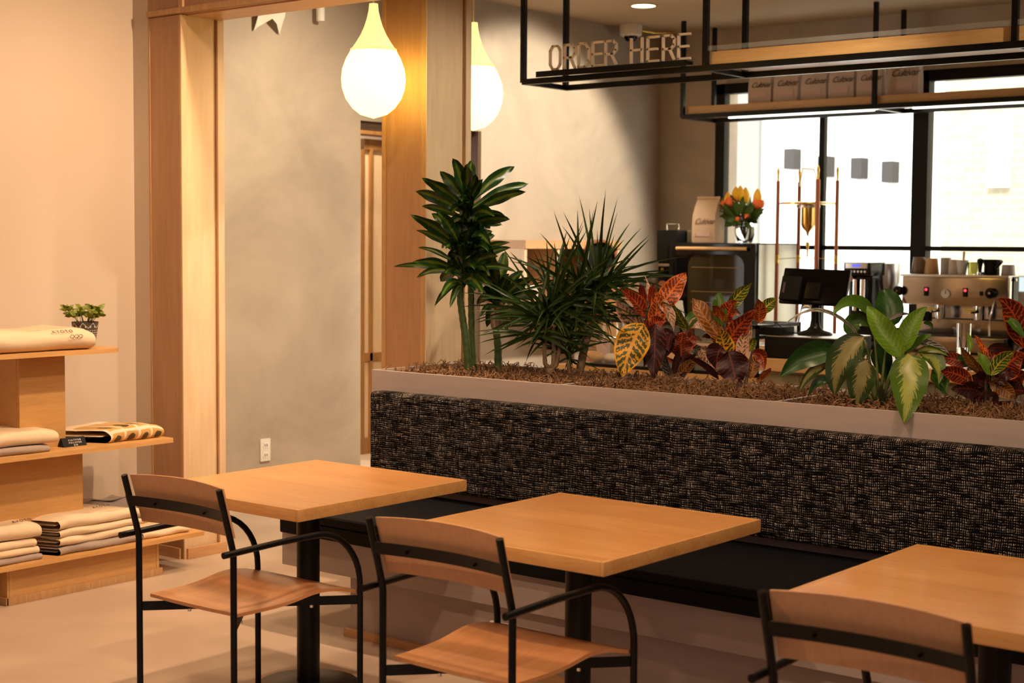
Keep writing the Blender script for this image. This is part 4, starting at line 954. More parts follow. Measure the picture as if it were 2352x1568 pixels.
# order sign
t = thing('order_sign', (7.19, 5.0, 2.57), 'raised pale letters reading ORDER HERE on a black ledge', 'sign')
MB().box(7.12, 7.20, 4.50, 5.52, 2.574, 2.592, .002).build('ledge', 'black_metal', t, 0)
MB().box(7.112, 7.12, 4.50, 5.52, 2.56, 2.594, .001).build('ledge_lip', 'black_metal', t, 0)
GL = {
 'O': [[(.25, 0), (.75, 0), (1, .2), (1, .8), (.75, 1), (.25, 1), (0, .8), (0, .2), (.25, 0)]],
 'R': [[(0, 0), (0, 1), (.7, 1), (1, .85), (1, .6), (.7, .45), (0, .45)], [(.55, .45), (1, 0)]],
 'D': [[(0, 0), (0, 1), (.65, 1), (1, .75), (1, .25), (.65, 0), (0, 0)]],
 'E': [[(1, 0), (0, 0), (0, 1), (1, 1)], [(0, .5), (.85, .5)]],
 'H': [[(0, 0), (0, 1)], [(1, 0), (1, 1)], [(0, .52), (1, .52)]]}
lx = {}
y0_, y1_ = 5.46, 4.53
pos = [('O', 5.450), ('R', 5.345), ('D', 5.245), ('E', 5.145), ('R', 5.055), ('H', 4.880), ('E', 4.770), ('R', 4.668), ('E', 4.568)]
wL = .072; hL = .132
for chx, yy in pos:
    q = MB()
    for st in GL[chx]:
        for a_, b__ in zip(st[:-1], st[1:]):
            A = Vector((7.16, yy-a_[0]*wL, 2.606+a_[1]*hL)); B_ = Vector((7.16, yy-b__[0]*wL, 2.606+b__[1]*hL)); dd_ = (B_-A).normalized()*.004
            q.bar(A-dd_, B_+dd_, .012, .016, up=(1, 0, 0))
    q.build('letter', 'letter_pink', t, 0)
# ceiling fittings
c = on(2, CZ, 1478, 13)
t = thing('recessed_downlight', (c.x, c.y, CZ), 'small round lit downlight in the ceiling above the bar', 'ceiling light')
MB().lathe([(.085, -.004), (.10, -.006), (.102, 0), (.085, 0)], (c.x, c.y, CZ), 32).build('trim_ring', 'ceiling_paint', t)
MB().lathe([(0, -.003), (.085, -.003), (.085, -.001), (0, -.001)], (c.x, c.y, CZ), 32).build('lens', 'downlight_glow', t)
t = thing('dome_camera', (9.85, 6.70, CZ), 'cream dome security camera mounted in the ceiling corner', 'camera')
c = on(2, CZ, 1449, 58); X_, Y_ = c.x, c.y
MB().lathe([(0, 0), (.085, 0), (.088, -.01), (.085, -.075), (.075, -.085), (0, -.085)], (X_, Y_, CZ), 32).build('housing', 'ivory_plastic', t)
MB().lathe([(.052, -.08), (.050, -.10), (.036, -.122), (0, -.132)], (X_, Y_, CZ), 28).build('dome', 'black_gloss', t)
MB().tube([(X_+.08, Y_-.02, CZ-.03), (X_+.25, Y_-.05, CZ-.035), (X_+.42, Y_-.12, CZ-.02)], .012, 8).build('conduit', 'brass', t)

# ------------------------------------------------------------------ coffee bags
def bag(x, y, z, wd, dp, h, label, rz=0.0, mat='bag_paper', grp='coffee bags on the hanging shelf', big=False, ink='ink_brown'):
    t = thing('coffee_bag', (x, y, z), label, 'coffee bag', grp)
    q = MB(); rows = []; n = 12
    for (s_, dk, wk) in ((0, .96, .96), (.04, 1.0, 1.0), (.35, 1.02, 1.0), (.62, .9, .99), (.80, .55, .97), (.92, .22, .95), (.96, .10, .95), (1.0, .10, .95)):
        row = []
        hw_, hd = wd/2*wk, dp/2*dk
        for (a_, b__) in ((-1, -1), (-.5, -1.06), (0, -1.1), (.5, -1.06), (1, -1), (1.0, 0), (1, 1), (.5, 1.05), (0, 1.08), (-.5, 1.05), (-1, 1), (-.93 if 0 < s_ < .9 else -1, 0)):
            row.append((x+b__*hd, y+a_*hw_, z+h*s_))
        rows.append(row)
    V = q.grid(rows, closed=True); q.bm.faces.new(V[0][::-1]); q.bm.faces.new(V[-1])
    bb_ = q.build('bag_body', mat, t, 50)
    xf = x-dp/2*1.12-.002
    text('logo_script', 'Cultivar', wd*.30, (xf, y+wd*.36, z+h*(.42 if big else .47)), FACE_MX, ink, bb_, .0006, shear=.45, spacing=.9)
    MB().box(xf, xf+.002, y-wd*.32, y+wd*.30, z+h*(.14 if big else .17), z+h*(.24 if big else .33)).build('label_patch', 'ink_pink', bb_, 0)
    if big:
        MB().box(x-.014, x+.014, y-wd*.47, y+wd*.47, z+h-.004, z+h+.012, .003).build('top_fold', mat, t)
    return t
ords = ['first', 'second', 'third', 'fourth', 'fifth', 'sixth']
for k, (a_, b__, yb, yt) in enumerate([(1717, 1771, 238, 170), (1775, 1833, 237, 168), (1838, 1898, 234, 166), (1901, 1961, 231, 164), (1965, 2026, 228, 160), (2034, 2110, 224, 150)]):
    L_ = on(0, 10.05, a_, 230); R_ = on(0, 10.05, b__, 230)
    wd = L_.y-R_.y; h_ = .25 if k < 5 else .28
    bag(10.09, (L_.y+R_.y)/2, 2.637, wd-.008, .08, h_, f'pale coffee bag, {ords[k]} from the left on the hanging shelf')

# ------------------------------------------------------------------ back bar
bb = thing('back_bar', (10.1, 4.5, 0), 'back bar counter under the window', 'counter')
MB().box(9.72, 10.54, 0.2, 6.85, .84, .87, .004).build('worktop', 'counter_wood', bb, 0)
MB().box(9.76, 10.54, 0.2, 6.85, .0, .84).build('cabinet', 'dark_wood', bb, 0)
for k in range(8):
    MB().box(9.742, 9.76, .25+.82*k, .25+.82*k+.79, .1, .82, .003).build('door', 'counter_wood', bb, 0)
# oven
oy0, oy1 = 5.56, 6.25
ov = thing('convection_oven', (10.0, 5.9, .87), 'black countertop oven with a round cornered glass door and copper handle', 'oven')
MB().box(9.82, 10.42, oy0, oy1+.075, .90, 1.605, .008).build('body', 'black_matte', ov)
MB().box(9.83, 10.41, oy0-.003, oy0, .93, 1.595).build('side_panel', 'steel_soft', ov, 0)
MB().box(9.785, 9.82, oy0+.005, oy1-.005, .91, 1.60, .006).build('door', 'black_gloss', ov)
q = MB(); r_ = .09; pts = []
ya, yb_, za, zb_ = oy0+.09, oy1-.12, 1.0, 1.52
for (cy_2, cz_2, a0) in ((ya+r_, za+r_, 180), (yb_-r_, za+r_, 270), (yb_-r_, zb_-r_, 0), (ya+r_, zb_-r_, 90)):
    for k in range(7): a = R(a0+15*k); pts.append((cy_2+r_*math.cos(a), cz_2+r_*math.sin(a)))
q.prism(pts, 9.779, 9.786, 'yz'); q.build('window', 'oven_glass', ov, 0)
q = MB()
for zz in (1.16, 1.24, 1.42): q.box(9.776, 9.7795, ya+.03, yb_-.03, zz, zz+.006)
q.build('rack', 'rack_brown', ov, 0)
q = MB(); q.tube([(9.755, oy0+.06, 1.563), (9.755, oy1-.03, 1.563)], .013, 12); q.build('handle', 'counter_wood', ov)
q = MB(); q.tube([(9.755, oy0+.065, 1.563), (9.79, oy0+.065, 1.563)], .008); q.tube([(9.755, oy1-.035, 1.563), (9.79, oy1-.035, 1.563)], .008); q.build('handle_mount', 'black_metal', ov)
for (yy, xx) in ((oy0+.05, 9.86), (oy1-.05, 9.86), (oy0+.05, 10.36), (oy1-.05, 10.36)): MB().lathe([(0, .87), (.025, .87), (.02, .905), (0, .905)], (xx, yy, 0), 14).build('foot', 'black_matte', ov)
# batch grinder left of the oven
gr = thing('bulk_grinder', (9.95, 6.38, .87), 'tall black bulk coffee grinder left of the oven', 'grinder')
ga, gb = 6.275, 6.45
MB().box(9.84, 10.12, ga, gb, 1.46, 1.70, .004).build('hopper', 'black_matte', gr)
MB().box(9.86, 10.14, ga, gb, .96, 1.46, .01).build('body', 'black_metal', gr)
MB().box(9.80, 10.16, ga-.01, gb+.01, .871, .96, .008).build('base', 'black_metal', gr)
MB().lathe([(0, 0), (.034, 0), (.036, .018), (0, .018)], (9.845, 6.39, 1.28), 20, axis=(-1, 0, 0)).build('dial', 'copper', gr)
MB().lathe([(0, 0), (.014, 0), (.014, .02), (0, .02)], (9.845, 6.39, 1.40), 16, axis=(-1, 0, 0)).build('badge', 'brass', gr)
MB().box(9.828, 9.845, 6.32, 6.43, 1.425, 1.445, .002).build('name_bar', 'steel_soft', gr)
MB().box(9.79, 9.84, 6.36, 6.39, 1.02, 1.18, .008).build('spout', 'steel_soft', gr)
q = MB(); q.tube([(9.9, ga+.02, 1.70), (9.9, ga+.02, 1.745), (9.9, gb-.05, 1.745), (9.9, gb-.05, 1.70)], .006, 8); q.build('lid_handle', 'chrome', gr)
# white block imitating a window reflection, coffee bag and vase on the oven
tag(MB().box(9.99, 10.20, 6.19, 6.30, 1.606, 1.70, .004).build('window_glint', 'white_plastic'), 'white block standing in for a window reflection at the left on top of the oven', 'box')
bag(9.96, on(0, 9.90, 1617, 520).y, 1.606, .20, .14, .335, 'large kraft coffee bag standing on top of the oven', mat='kraft', grp=None, big=True)
vx, vz = 9.97, 1.607
vy = on(0, 9.97, 1711, 540).y
va = thing('flower_vase', (vx, vy, vz), 'clear glass vase with water on the oven, holding the bouquet', 'vase')
MB().lathe([(0, 0), (.05, 0), (.056, .01), (.075, .07), (.078, .10), (.060, .15), (.048, .18), (.056, .205), (.053, .205), (.045, .18), (.056, .15), (.073, .10), (.070, .07), (.052, .015), (0, .012)], (vx, vy, vz), 32).build('vessel', 'glass', va, 80)
MB().lathe([(0, .0125), (.051, .0155), (.0695, .07), (.0722, .10), (.066, .12), (0, .12)], (vx, vy, vz), 32).build('water', 'water', va, 80)
bo = thing('bouquet', (vx, vy, vz+.1), 'bouquet of yellow tulips and orange roses with dark leaves in the glass vase', 'flowers')
rnd = random.Random(11)
def fpx(px, py, dx=0): return on(0, vx+dx, px, py)
for (px_, py_) in ((1690, 450), (1700, 448), (1712, 452), (1740, 455), (1672, 462)):
    p_ = fpx(px_, py_, rnd.uniform(-.05, .05))
    MB().tube([Vector((vx, vy, vz+.03)), (Vector((vx, vy, vz+.22))+p_)/2, p_], .003, 6).build('stem', 'petiole', bo, 180)
    q = MB(); q.lathe([(0, -.055), (.022, -.048), (.033, -.018), (.031, .020), (.019, .050), (.005, .070), (0, .058)], p_, 10); q.build('tulip', 'tulip', bo, 80)
for (px_, py_, rd) in ((1742, 468, .048), (1680, 462, .045), (1718, 497, .030), (1697, 503, .030), (1664, 466, .030)):
    p_ = fpx(px_, py_, rnd.uniform(-.07, .0))
    MB().tube([Vector((vx, vy, vz+.03)), (Vector((vx, vy, vz+.2))+p_)/2, p_], .003, 6).build('stem', 'petiole', bo, 180)
    q = MB()
    for k in range(4):
        rr_ = rd*(1-.22*k); q.lathe([(rr_*.3, -rr_*.9), (rr_*.85, -rr_*.5), (rr_, .05*rd), (rr_*.86, rr_*.6), (rr_*.80, rr_*.55), (rr_*.9, 0), (rr_*.5, -rr_*.6)], p_+Vector((0, 0, rd*.1*k)), 7+k)
    q.build('rose', 'rose', bo, 30)
for k in range(56):
    px_, py_ = rnd.uniform(1656, 1752), rnd.uniform(455, 528)
    if abs(px_-1705)/60+abs(py_-480)/45 > 1.35: continue
    c_ = fpx(1705, 515); p_ = fpx(px_, py_, rnd.uniform(-.1, .08)); q = MB()
    leaf(None, 'flower_leaf', c_.lerp(p_, .3), c_.lerp(p_, .7)+Vector((0, 0, .03)), p_+(p_-c_)*.15, .06, rnd.uniform(-1, 1), .3, .1, 'croton', nseg=6, q=q); q.build('leaf', 'flower_leaf', bo, 180, fixn=False)
for pts in (((1650, 462), 1690, 490), ((1664, 520), 1690, 500), ((1740, 512), 1715, 490)):
    q = MB(); leaf(None, 'flower_leaf', fpx(pts[1], pts[2]), fpx((pts[0][0]+pts[1])/2, pts[0][1]-8), fpx(*pts[0]), .07, .2, .3, .1, 'croton', q=q); q.build('leaf', 'flower_leaf', bo, 180, fixn=False)

# cold drip tower
tw = thing('drip_tower', (10.05, 5.25, .87), 'tall copper rod cold drip coffee tower in front of the window', 'coffee maker')
def dx_(px_, x): p = on(0, x, px_, 500); return p.y
rods = [(10.0, dx_(1786, 10.0)), (10.26, dx_(1835, 10.26)), (9.86, dx_(1877, 9.86)), (10.12, dx_(1922, 10.12))]
for (x, y) in rods:
    rd_ = MB().tube([(x, y, .90), (x, y, 2.06)], .014 if x > 9.9 else .017, 10).build('rod', 'copper', tw)
    MB().lathe([(0, 0), (.008, 0), (.009, .05), (.012, .07), (.006, .10), (0, .115)], (x, y, 2.055), 12).build('finial', 'brass', rd_)
    MB().tube([(x, y, 1.46), (x, y, 1.52)], .016, 10).build('collar', 'brass', rd_)
ccx = sum(p[0] for p in rods)/4; ccy = dx_(1856, ccx)
MB().lathe([(.02, 1.885), (.19, 1.885), (.205, 1.890), (.205, 1.900), (.19, 1.905), (.02, 1.905)], (ccx, ccy, 0), 36).build('disc', 'brass', tw)
MB().lathe([(0, 1.865), (.085, 1.865), (.085, 1.883), (0, 1.883)], (ccx, ccy, 0), 28).build('disc_ring', 'steel_soft', tw)
MB().lathe([(.05, 1.865), (.05, 1.745), (.042, 1.72), (.014, 1.69), (.006, 1.66), (0, 1.655)], (ccx, ccy, 0), 28).build('funnel', 'brass', tw)
MB().lathe([(0, 1.62), (.012, 1.615), (.016, 1.60), (.008, 1.575), (.006, 1.52), (.03, 1.515), (.03, 1.510), (0, 1.510)], (ccx, ccy, 0), 20).build('valve', 'brass', tw)
q = MB()
for (x, y) in rods: q.tube([(x, y, 1.895), (ccx, ccy, 1.895)], .004, 6); q.tube([(x, y, 1.49), (ccx, ccy, 1.505)], .003, 6)
q.build('cross_arm', 'brass', tw)
MB().tube([(rods[1][0], rods[1][1], 2.02), (ccx, ccy+.05, 2.15), (ccx, ccy-.04, 2.14), (rods[2][0], rods[2][1], 2.04)], .006, 8).build('top_hoop', 'brass', tw)
MB().box(9.82, 10.30, min(r_[1] for r_ in rods)-.04, max(r_[1] for r_ in rods)+.04, .871, .905, .005).build('base', 'counter_wood', tw)
MB().lathe([(0, .906), (.07, .906), (.08, 1.0), (.05, 1.10), (.035, 1.16), (.032, 1.16), (.047, 1.1), (.077, 1.0), (.067, .912), (0, .91)], (ccx, ccy, 0), 24).build('carafe', 'glass', tw, 80)
# espresso grinder
eg = thing('espresso_grinder', (9.95, 4.66, .87), 'espresso grinder with small blue display left of the espresso machine', 'grinder')
gy0, gy1 = on(0, 9.85, 2006, 650).y, on(0, 9.85, 1944, 650).y
MB().box(9.80, 10.10, gy0, gy1, 1.385, 1.478, .012).build('head', 'black_gloss', eg)
MB().box(9.79, 9.80, gy0+.02, gy1-.02, 1.435, 1.472, .002).build('face_panel', 'steel_soft', eg)
MB().box(9.785, 9.79, (gy0+gy1)/2-.03, (gy0+gy1)/2+.03, 1.445, 1.464).build('display', 'blue_screen', eg, 0)
for k in range(5): MB().lathe([(0, 0), (.008, 0), (.008, .006), (0, .006)], (9.80, gy0+.04+k*.026, 1.413), 12, axis=(-1, 0, 0)).build('button', 'steel_soft', eg)
MB().box(9.86, 10.16, gy0+.01, gy1-.01, .93, 1.385, .02).build('body', 'black_gloss', eg)
MB().box(9.78, 10.18, gy0-.01, gy1+.01, .871, .93, .01).build('base', 'black_matte', eg)
q = MB(); q.box(9.80, 9.86, gy0+.045, gy0+.075, 1.14, 1.36, .006); q.box(9.80, 9.86, gy0+.10, gy0+.13, 1.14, 1.36, .006); q.build('spout', 'chrome', eg)
MB().lathe([(0, 0), (.018, 0), (.02, .03), (0, .03)], (9.86, gy1-.04, 1.36), 16, axis=(-1, 0, 0)).build('knob', 'copper', eg)
sy = on(0, 10.1, 2032, 650).y
MB().lathe([(0, .90), (.085, .90), (.085, 1.10), (.06, 1.2), (.095, 1.30), (.105, 1.34), (.105, 1.468), (.09, 1.474), (0, 1.474)], (10.12, sy+.01, 0), 32).build('motor_housing', 'steel_soft', eg)
# espresso machine
em = thing('espresso_machine', (10.1, 4.08, .87), 'two group stainless steel espresso machine on the back bar', 'coffee machine')
ma, mb_ = 3.735, 4.475    # right, left ends
MB().box(9.90, 10.42, ma, mb_, 1.195, 1.385, .008).build('upper_body', 'steel', em)
MB().box(9.885, 10.44, ma-.01, mb_+.01, 1.385, 1.402, .004).build('cup_tray', 'steel_soft', em)
MB().box(10.12, 10.42, ma+.01, mb_-.01, .97, 1.195, .004).build('rear_body', 'steel', em)
MB().box(10.115, 10.12, ma+.03, mb_-.10, 1.09, 1.10, .0).build('splash_groove', 'dark_slot', em, 0)
MB().box(9.86, 10.42, ma, mb_+.04, .885, .985, .008).build('drip_base', 'steel', em)
MB().box(9.87, 10.11, ma+.03, mb_, .986, .992).build('drip_grate', 'dark_slot', em, 0)
for (xx, yy) in ((9.9, ma+.05), (9.9, mb_-.05), (10.38, ma+.05), (10.38, mb_-.05)): MB().lathe([(0, .871), (.022, .871), (.02, .89), (0, .89)], (xx, yy, 0), 14).build('foot', 'black_matte', em)
q = MB(); q.box(9.96, 10.40, ma-.018, ma-.010, .90, 1.395, .003); q.build('side_panel', 'black_gloss', em)
q = MB(); q.box(9.905, 9.955, ma-.012, ma-.001, 1.19, 1.385, .003); q.build('side_trim', 'chrome', em)
for zz in (1.375, 1.21): MB().lathe([(0, 0), (.010, 0), (.010, .012), (0, .012)], (9.98, ma-.018, zz), 12, axis=(0, -1, 0)).build('screw', 'chrome', em)
def my(px_): return on(0, 9.89, px_, 650).y
for px_ in (2127, 2217):
    sw = MB().box(9.893, 9.90, my(px_)-.016, my(px_)+.016, 1.255, 1.315, .002).build('rocker_switch', 'black_matte', em)
    MB().lathe([(0, 0), (.009, 0), (.008, .005), (0, .006)], (9.893, my(px_), 1.298), 12, axis=(-1, 0, 0)).build('indicator_light', 'red_led', sw)
MB().box(9.893, 9.90, my(2254)-.012, my(2254)+.012, 1.265, 1.295, .002).build('button', 'black_matte', em)
gg = MB().lathe([(0, 0), (.030, 0), (.032, .008), (.028, .012), (0, .012)], (9.90, my(2172), 1.272), 28, axis=(-1, 0, 0)).build('pressure_gauge', 'white_plastic', em)
MB().bar((9.886, my(2172), 1.272), (9.886, my(2172)-.002, 1.296), .003, .003).build('gauge_needle', 'black_matte', gg, 0)
for (px_, dz) in ((2066, 0), (2278, 0)):
    kb = MB().lathe([(0, 0), (.016, 0), (.034, .012), (.036, .035), (.030, .045), (0, .048)], (9.90, my(px_), 1.285), 20, axis=(-1, 0, 0)).build('steam_knob', 'black_gloss', em)
    MB().lathe([(0, 0), (.008, 0), (.008, .004), (0, .004)], (9.851, my(px_), 1.285), 14, axis=(-1, 0, 0)).build('knob_cap', 'chrome', kb)
q = MB(); yy = my(2285); q.tube([(9.90, yy, 1.24), (9.87, yy, 1.19), (9.86, yy+.012, 1.13), (9.865, yy+.022, 1.10), (9.87, yy+.020, 1.0)], .006, 8); q.build('steam_wand', 'chrome', em)
q = MB(); yy = my(2074); q.tube([(9.90, yy, 1.24), (9.87, yy, 1.19), (9.86, yy-.012, 1.13), (9.865, yy-.022, 1.05)], .006, 8); q.build('steam_wand', 'chrome', em)
for px_ in (2148, 2238):
    yy = my(px_)
    MB().lathe([(0, 1.10), (.032, 1.10), (.036, 1.13), (.036, 1.196), (0, 1.196)], (9.99, yy, 0), 24).build('group_head', 'chrome', em)
    MB().tube([(9.96, yy, 1.155), (9.90, yy+.03, 1.155)], .012, 10).build('portafilter', 'chrome', em)
    MB().box(9.895, 9.905, yy-.01, yy+.065, 1.158, 1.172, .001).build('yellow_tag', 'yellow_label', em)
MB().box(10.10, 10.12, my(2100)-.025, my(2100)+.025, 1.07, 1.14, .003).build('hot_water_panel', 'black_matte', em)
MB().lathe([(0, 0), (.015, 0), (.014, .01), (0, .01)], (10.12, my(2100), 1.045), 14, axis=(-1, 0, 0)).build('dial', 'white_plastic', em)
MB().lathe([(0, 0), (.028, 0), (.036, .055), (.033, .055), (.026, .004), (0, .004)], (9.95, my(2196), .993), 18).build('shot_glass', 'glass', em, 80)
# cups and tools standing on the machine
TZ = 1.4025
def cup(name, px_, rb, rt, h, mat, label, cat='cup', x=10.0, grp='cups on top of the espresso machine'):
    yy = on(0, x, px_, 620).y
    q = MB(); th = .004
    prof = [(0, 0), (rb, 0), (rb*1.03, .004), ((rb+rt)/2*1.01, h*.5), (rt, h), (rt-th, h), ((rb+rt)/2-th, h*.5), (rb-th, .006), (0, .006)]
    q.lathe(prof, (x, yy, TZ), 24); o = q.build(name, mat, None, 60); 
    # origin at its base
    o.data.transform(Matrix.Translation((-x, -yy, -TZ))); o.location = (x, yy, TZ)
    return tag(o, label, cat, grp)
cup('cup', 2111, .054, .040, .115, 'brown_cup', 'dark brown cup, first at the left on the espresso machine')
cup('wooden_cup', 2140, .050, .040, .108, 'cup_wood', 'pale wooden cup on the espresso machine beside the dark brown one')
cup('cup', 2172, .034, .036, .112, 'grey_cup', 'greyish lilac cup on the espresso machine right of the wooden cup')
cup('cup', 2190, .036, .032, .100, 'cream_cup', 'cream cup in the middle of the espresso machine top')
cup('cup', 2210, .026, .042, .098, 'white_plastic', 'white tapered cup holding a wooden stick, on the espresso machine')
cup('glass_tumbler', 2235, .032, .036, .085, 'olive_glass', 'olive tinted glass on the espresso machine left of the tamper', 'glass')
yy = on(0, 10.0, 2212, 600).y
tag(MB().tube([(10.0, yy, TZ+.02), (10.005, yy-.004, TZ+.155)], .009, 8).build('wooden_stick', 'cup_wood'), 'wooden stick standing in the white tapered cup', 'stick')
tm = thing('tamper', (9.95, on(0, 9.95, 2251, 620).y, TZ), 'black handled tamper standing on the espresso machine', 'tamper')
p_ = tm.location.copy(); MB().lathe([(0, 0), (.028, 0), (.028, .018), (.012, .026), (0, .026)], p_, 20).build('head', 'chrome', tm)
MB().lathe([(0, .024), (.011, .026), (.014, .06), (.021, .085), (.020, .105), (0, .114)], p_, 18).build('handle', 'black_matte', tm)
pt = thing('milk_pitcher', (10.02, on(0, 10.02, 2278, 620).y, TZ), 'dark grey pitcher with a side handle on the espresso machine', 'pitcher')
p_ = pt.location.copy(); MB().lathe([(0, 0), (.050, 0), (.052, .006), (.050, .06), (.062, .104), (.058, .104), (.046, .06), (.047, .008), (0, .006)], p_, 28).build('body', 'black_matte', pt)
MB().tube([p_+Vector((-.03, -.04, .05)), p_+Vector((-.05, -.085, .095))], .013, 10).build('handle', 'black_gloss', pt)
cup('cup', 2316, .045, .040, .07, 'grey_cup', 'grey cup at the right end of the espresso machine top')
# device right of the machine
t = thing('tablet_screen', (10.0, 3.55, .87), 'pale lit screen on a grey stand right of the espresso machine', 'screen')
a_ = on(0, 9.95, 2338, 700).y
MB().box(9.95, 9.97, a_-.22, a_, 1.10, 1.40, .004).build('panel', 'grey_cup', t)
MB().box(9.946, 9.95, a_-.22, a_-.005, 1.30, 1.395).build('display', 'screen_pale', t, 0)
MB().box(9.98, 10.1, a_-.2, a_-.02, .871, 1.12, .01).build('stand', 'grey_cup', t)

# ------------------------------------------------------------------ front counter
CT = 1.005
fc = thing('front_counter', (7.3, 2.5, 0), 'front service counter with wooden top and green tiled face', 'counter')
MB().box(7.0, 7.72, -1.0, 3.96, CT-.062, CT, .004).build('worktop', 'counter_wood', fc, 0)
MB().box(7.07, 7.70, -1.0, 3.96, 0, CT-.062).build('cabinet', 'grout', fc, 0)
q = MB()
for k in range(int(4.9/.105)):
    for j in range(3): q.box(7.062, 7.07, -.98+.105*k, -.98+.105*k+.10, CT-.29-.22*j, CT-.08-.22*j, .001, 1)
q.build('tile_face', 'green_tile', fc, 0)
q = MB()
for k in range(48): q.lathe([(0, -.004), (.004, 0), (0, .004)], (7.055, -.95+.105*k, CT-.068), 8)
q.build('brass_stud', 'gold', fc, 0)['kind'] = 'stuff'
MB().box(7.02, 7.70, 3.97, 5.30, 0, .90).build('low_cabinet', 'counter_wood', fc, 0)
# pastry case
pcx0, pcx1, pcy0, pcy1, pz0, pz1 = 7.03, 7.50, 3.98, 5.10, .905, 1.175
pk = thing('pastry_case', (7.27, 4.55, pz0), 'black framed glass pastry case on the counter behind the crotons', 'display case')
q = MB()
for yy in (pcy0, 4.37, pcy1):
    q.box(pcx0, pcx0+.016, yy-.008, yy+.008, pz0, pz1); q.box(pcx1-.016, pcx1, yy-.008, yy+.008, pz0, pz1)
for xx in (pcx0, pcx1-.016): q.box(xx, xx+.016, pcy0, pcy1, pz1-.018, pz1); q.box(xx, xx+.016, pcy0, pcy1, pz0, pz0+.014)
q.box(pcx0, pcx1, pcy0-.008, pcy0+.008, pz1-.018, pz1); q.box(pcx0, pcx1, pcy1-.008, pcy1+.008, pz1-.018, pz1)
q.build('frame', 'black_metal', pk, 0)
MB().box(pcx0+.004, pcx0+.008, pcy0, pcy1, pz0+.01, pz1-.01).box(pcx0, pcx1, pcy0, pcy1, pz1, pz1+.004).build('glass_pane', 'pane', pk, 0)
MB().box(pcx0+.02, pcx1-.02, pcy0+.01, pcy1-.01, pz0+.002, pz0+.012).build('tray', 'black_gloss', pk, 0)
MB().box(pcx0+.22, pcx1-.02, pcy0+.01, pcy1-.01, 1.05, 1.058).build('shelf', 'glass', pk, 0)
def cs(px_, x): return on(0, x, px_, 800).y
def bread(px_, x, z, rx, ry, rz_, mat, label, nm='bread_roll'):
    yy = cs(px_, x); q = MB(); q.lathe([(0, 0), (.7, 0), (.95, .25), (1, .45), (.85, .75), (.5, .95), (0, 1.0)], (0, 0, 0), 20)
    for v in q.bm.verts: v.co = Vector((x+v.co.x*rx, yy+v.co.y*ry, z+v.co.z*rz_))
    o = q.build(nm, mat, None, 80); o.data.transform(Matrix.Translation((-x, -yy, -z))); o.location = (x, yy, z)
    return tag(o, label, 'bread', 'baked goods in the pastry case')
bread(1362, 7.16, .918, .05, .075, .06, 'bun', 'golden bread roll at the left end of the pastry case')
bread(1405, 7.20, .918, .05, .05, .05, 'cream_cup', 'pale bun right of the golden roll in the pastry case')
bread(1640, 7.20, .918, .05, .06, .06, 'bun', 'golden bun at the right end of the pastry case')
yj = cs(1386, 7.25)
jr = thing('straw_jar', (7.25, yj, .918), 'pink jar holding a straw in the left part of the pastry case', 'jar')
MB().lathe([(0, 0), (.036, 0), (.044, .115), (.040, .115), (.033, .004), (0, .004)], (7.25, yj, .918), 20).build('jar', 'pink_cup', jr)
MB().tube([(7.25, yj, .93), (7.25, yj, 1.13)], .006, 8).build('straw', 'white_plastic', jr)
# crumpled bags on the case
def paperbag(px_, x, z, w_, h_, mat, label, nm='paper_bag', yv=None):
    yy = cs(px_, x) if yv is None else yv; q = MB(); rnd = random.Random(int(px_)); rows = []
    for i in range(7):
        s_ = i/6; row = []
        for k in range(12):
            a = 2*PI*k/12; rr_ = (w_/2)*(1+rnd.uniform(-.12, .12))*(1-.25*s_*s_); row.append((x+rr_*.7*math.cos(a), yy+rr_*math.sin(a), z+h_*s_*(1+rnd.uniform(-.03, .03))))
        rows.append(row)
    V = q.grid(rows, closed=True); q.bm.faces.new(V[0][::-1]); q.bm.faces.new(V[-1])
    o = q.build(nm, mat, None, 30); o.data.transform(Matrix.Translation((-x, -yy, -z))); o.location = (x, yy, z)
    return tag(o, label, 'bag')
paperbag(1445, 7.3, pz1+.004, .16, .19, 'kraft', 'brown kraft bag on the pastry case behind the orange croton')
paperbag(1552, 7.3, pz1+.004, .10, .10, 'paper', 'crumpled white bag on the pastry case between the two big crotons')
# cash drawer, printer, register
dy0, dy1 = 3.555, 3.955
cdw = thing('cash_drawer', (7.28, 3.75, CT), 'black cash drawer box under the register', 'cash drawer')
MB().box(7.07, 7.50, dy0, dy1, CT+.001, 1.118, .006).build('body', 'black_matte', cdw)
MB().box(7.062, 7.07, dy0+.012, dy1-.012, CT+.012, 1.10, .003).build('drawer_front', 'black_matte', cdw)
MB().box(7.075, 7.495, dy0+.004, dy1-.004, 1.118, 1.122).build('top_plate', 'steel_soft', cdw, 0)
a_ = on(0, 7.12, 1795, 760).y
tag(MB().box(7.10, 7.26, a_, a_+.13, 1.1225, 1.165, .004).build('receipt_printer', 'black_matte'), 'small black box with fine print on the left end of the cash drawer', 'printer')
rg = thing('register_tablet', (7.30, on(0, 7.3, 1872, 755).y, 1.122), 'black register tablet seen from behind on a round based stand', 'register')
ry = rg.location.y
MB().lathe([(0, 0), (.090, 0), (.092, .006), (.085, .014), (.045, .026), (.028, .045), (.022, .08), (.022, .20), (0, .20)], (7.30, ry, 1.1225), 36).build('stand', 'black_metal', rg)
ta, tb = on(0, 7.25, 1942, 650).y, on(0, 7.25, 1796, 650).y
ctr = Vector((7.27, (ta+tb)/2, 1.375)); upv = Vector((.32, 0, .95)).normalized(); yv = Vector((-.10, 1, .02)).normalized(); nv_ = yv.cross(upv).normalized()
MB().obox(ctr, nv_, yv, upv, .012, (tb-ta)/2*1.0, .098, .010).build('tablet_case', 'black_gloss', rg)
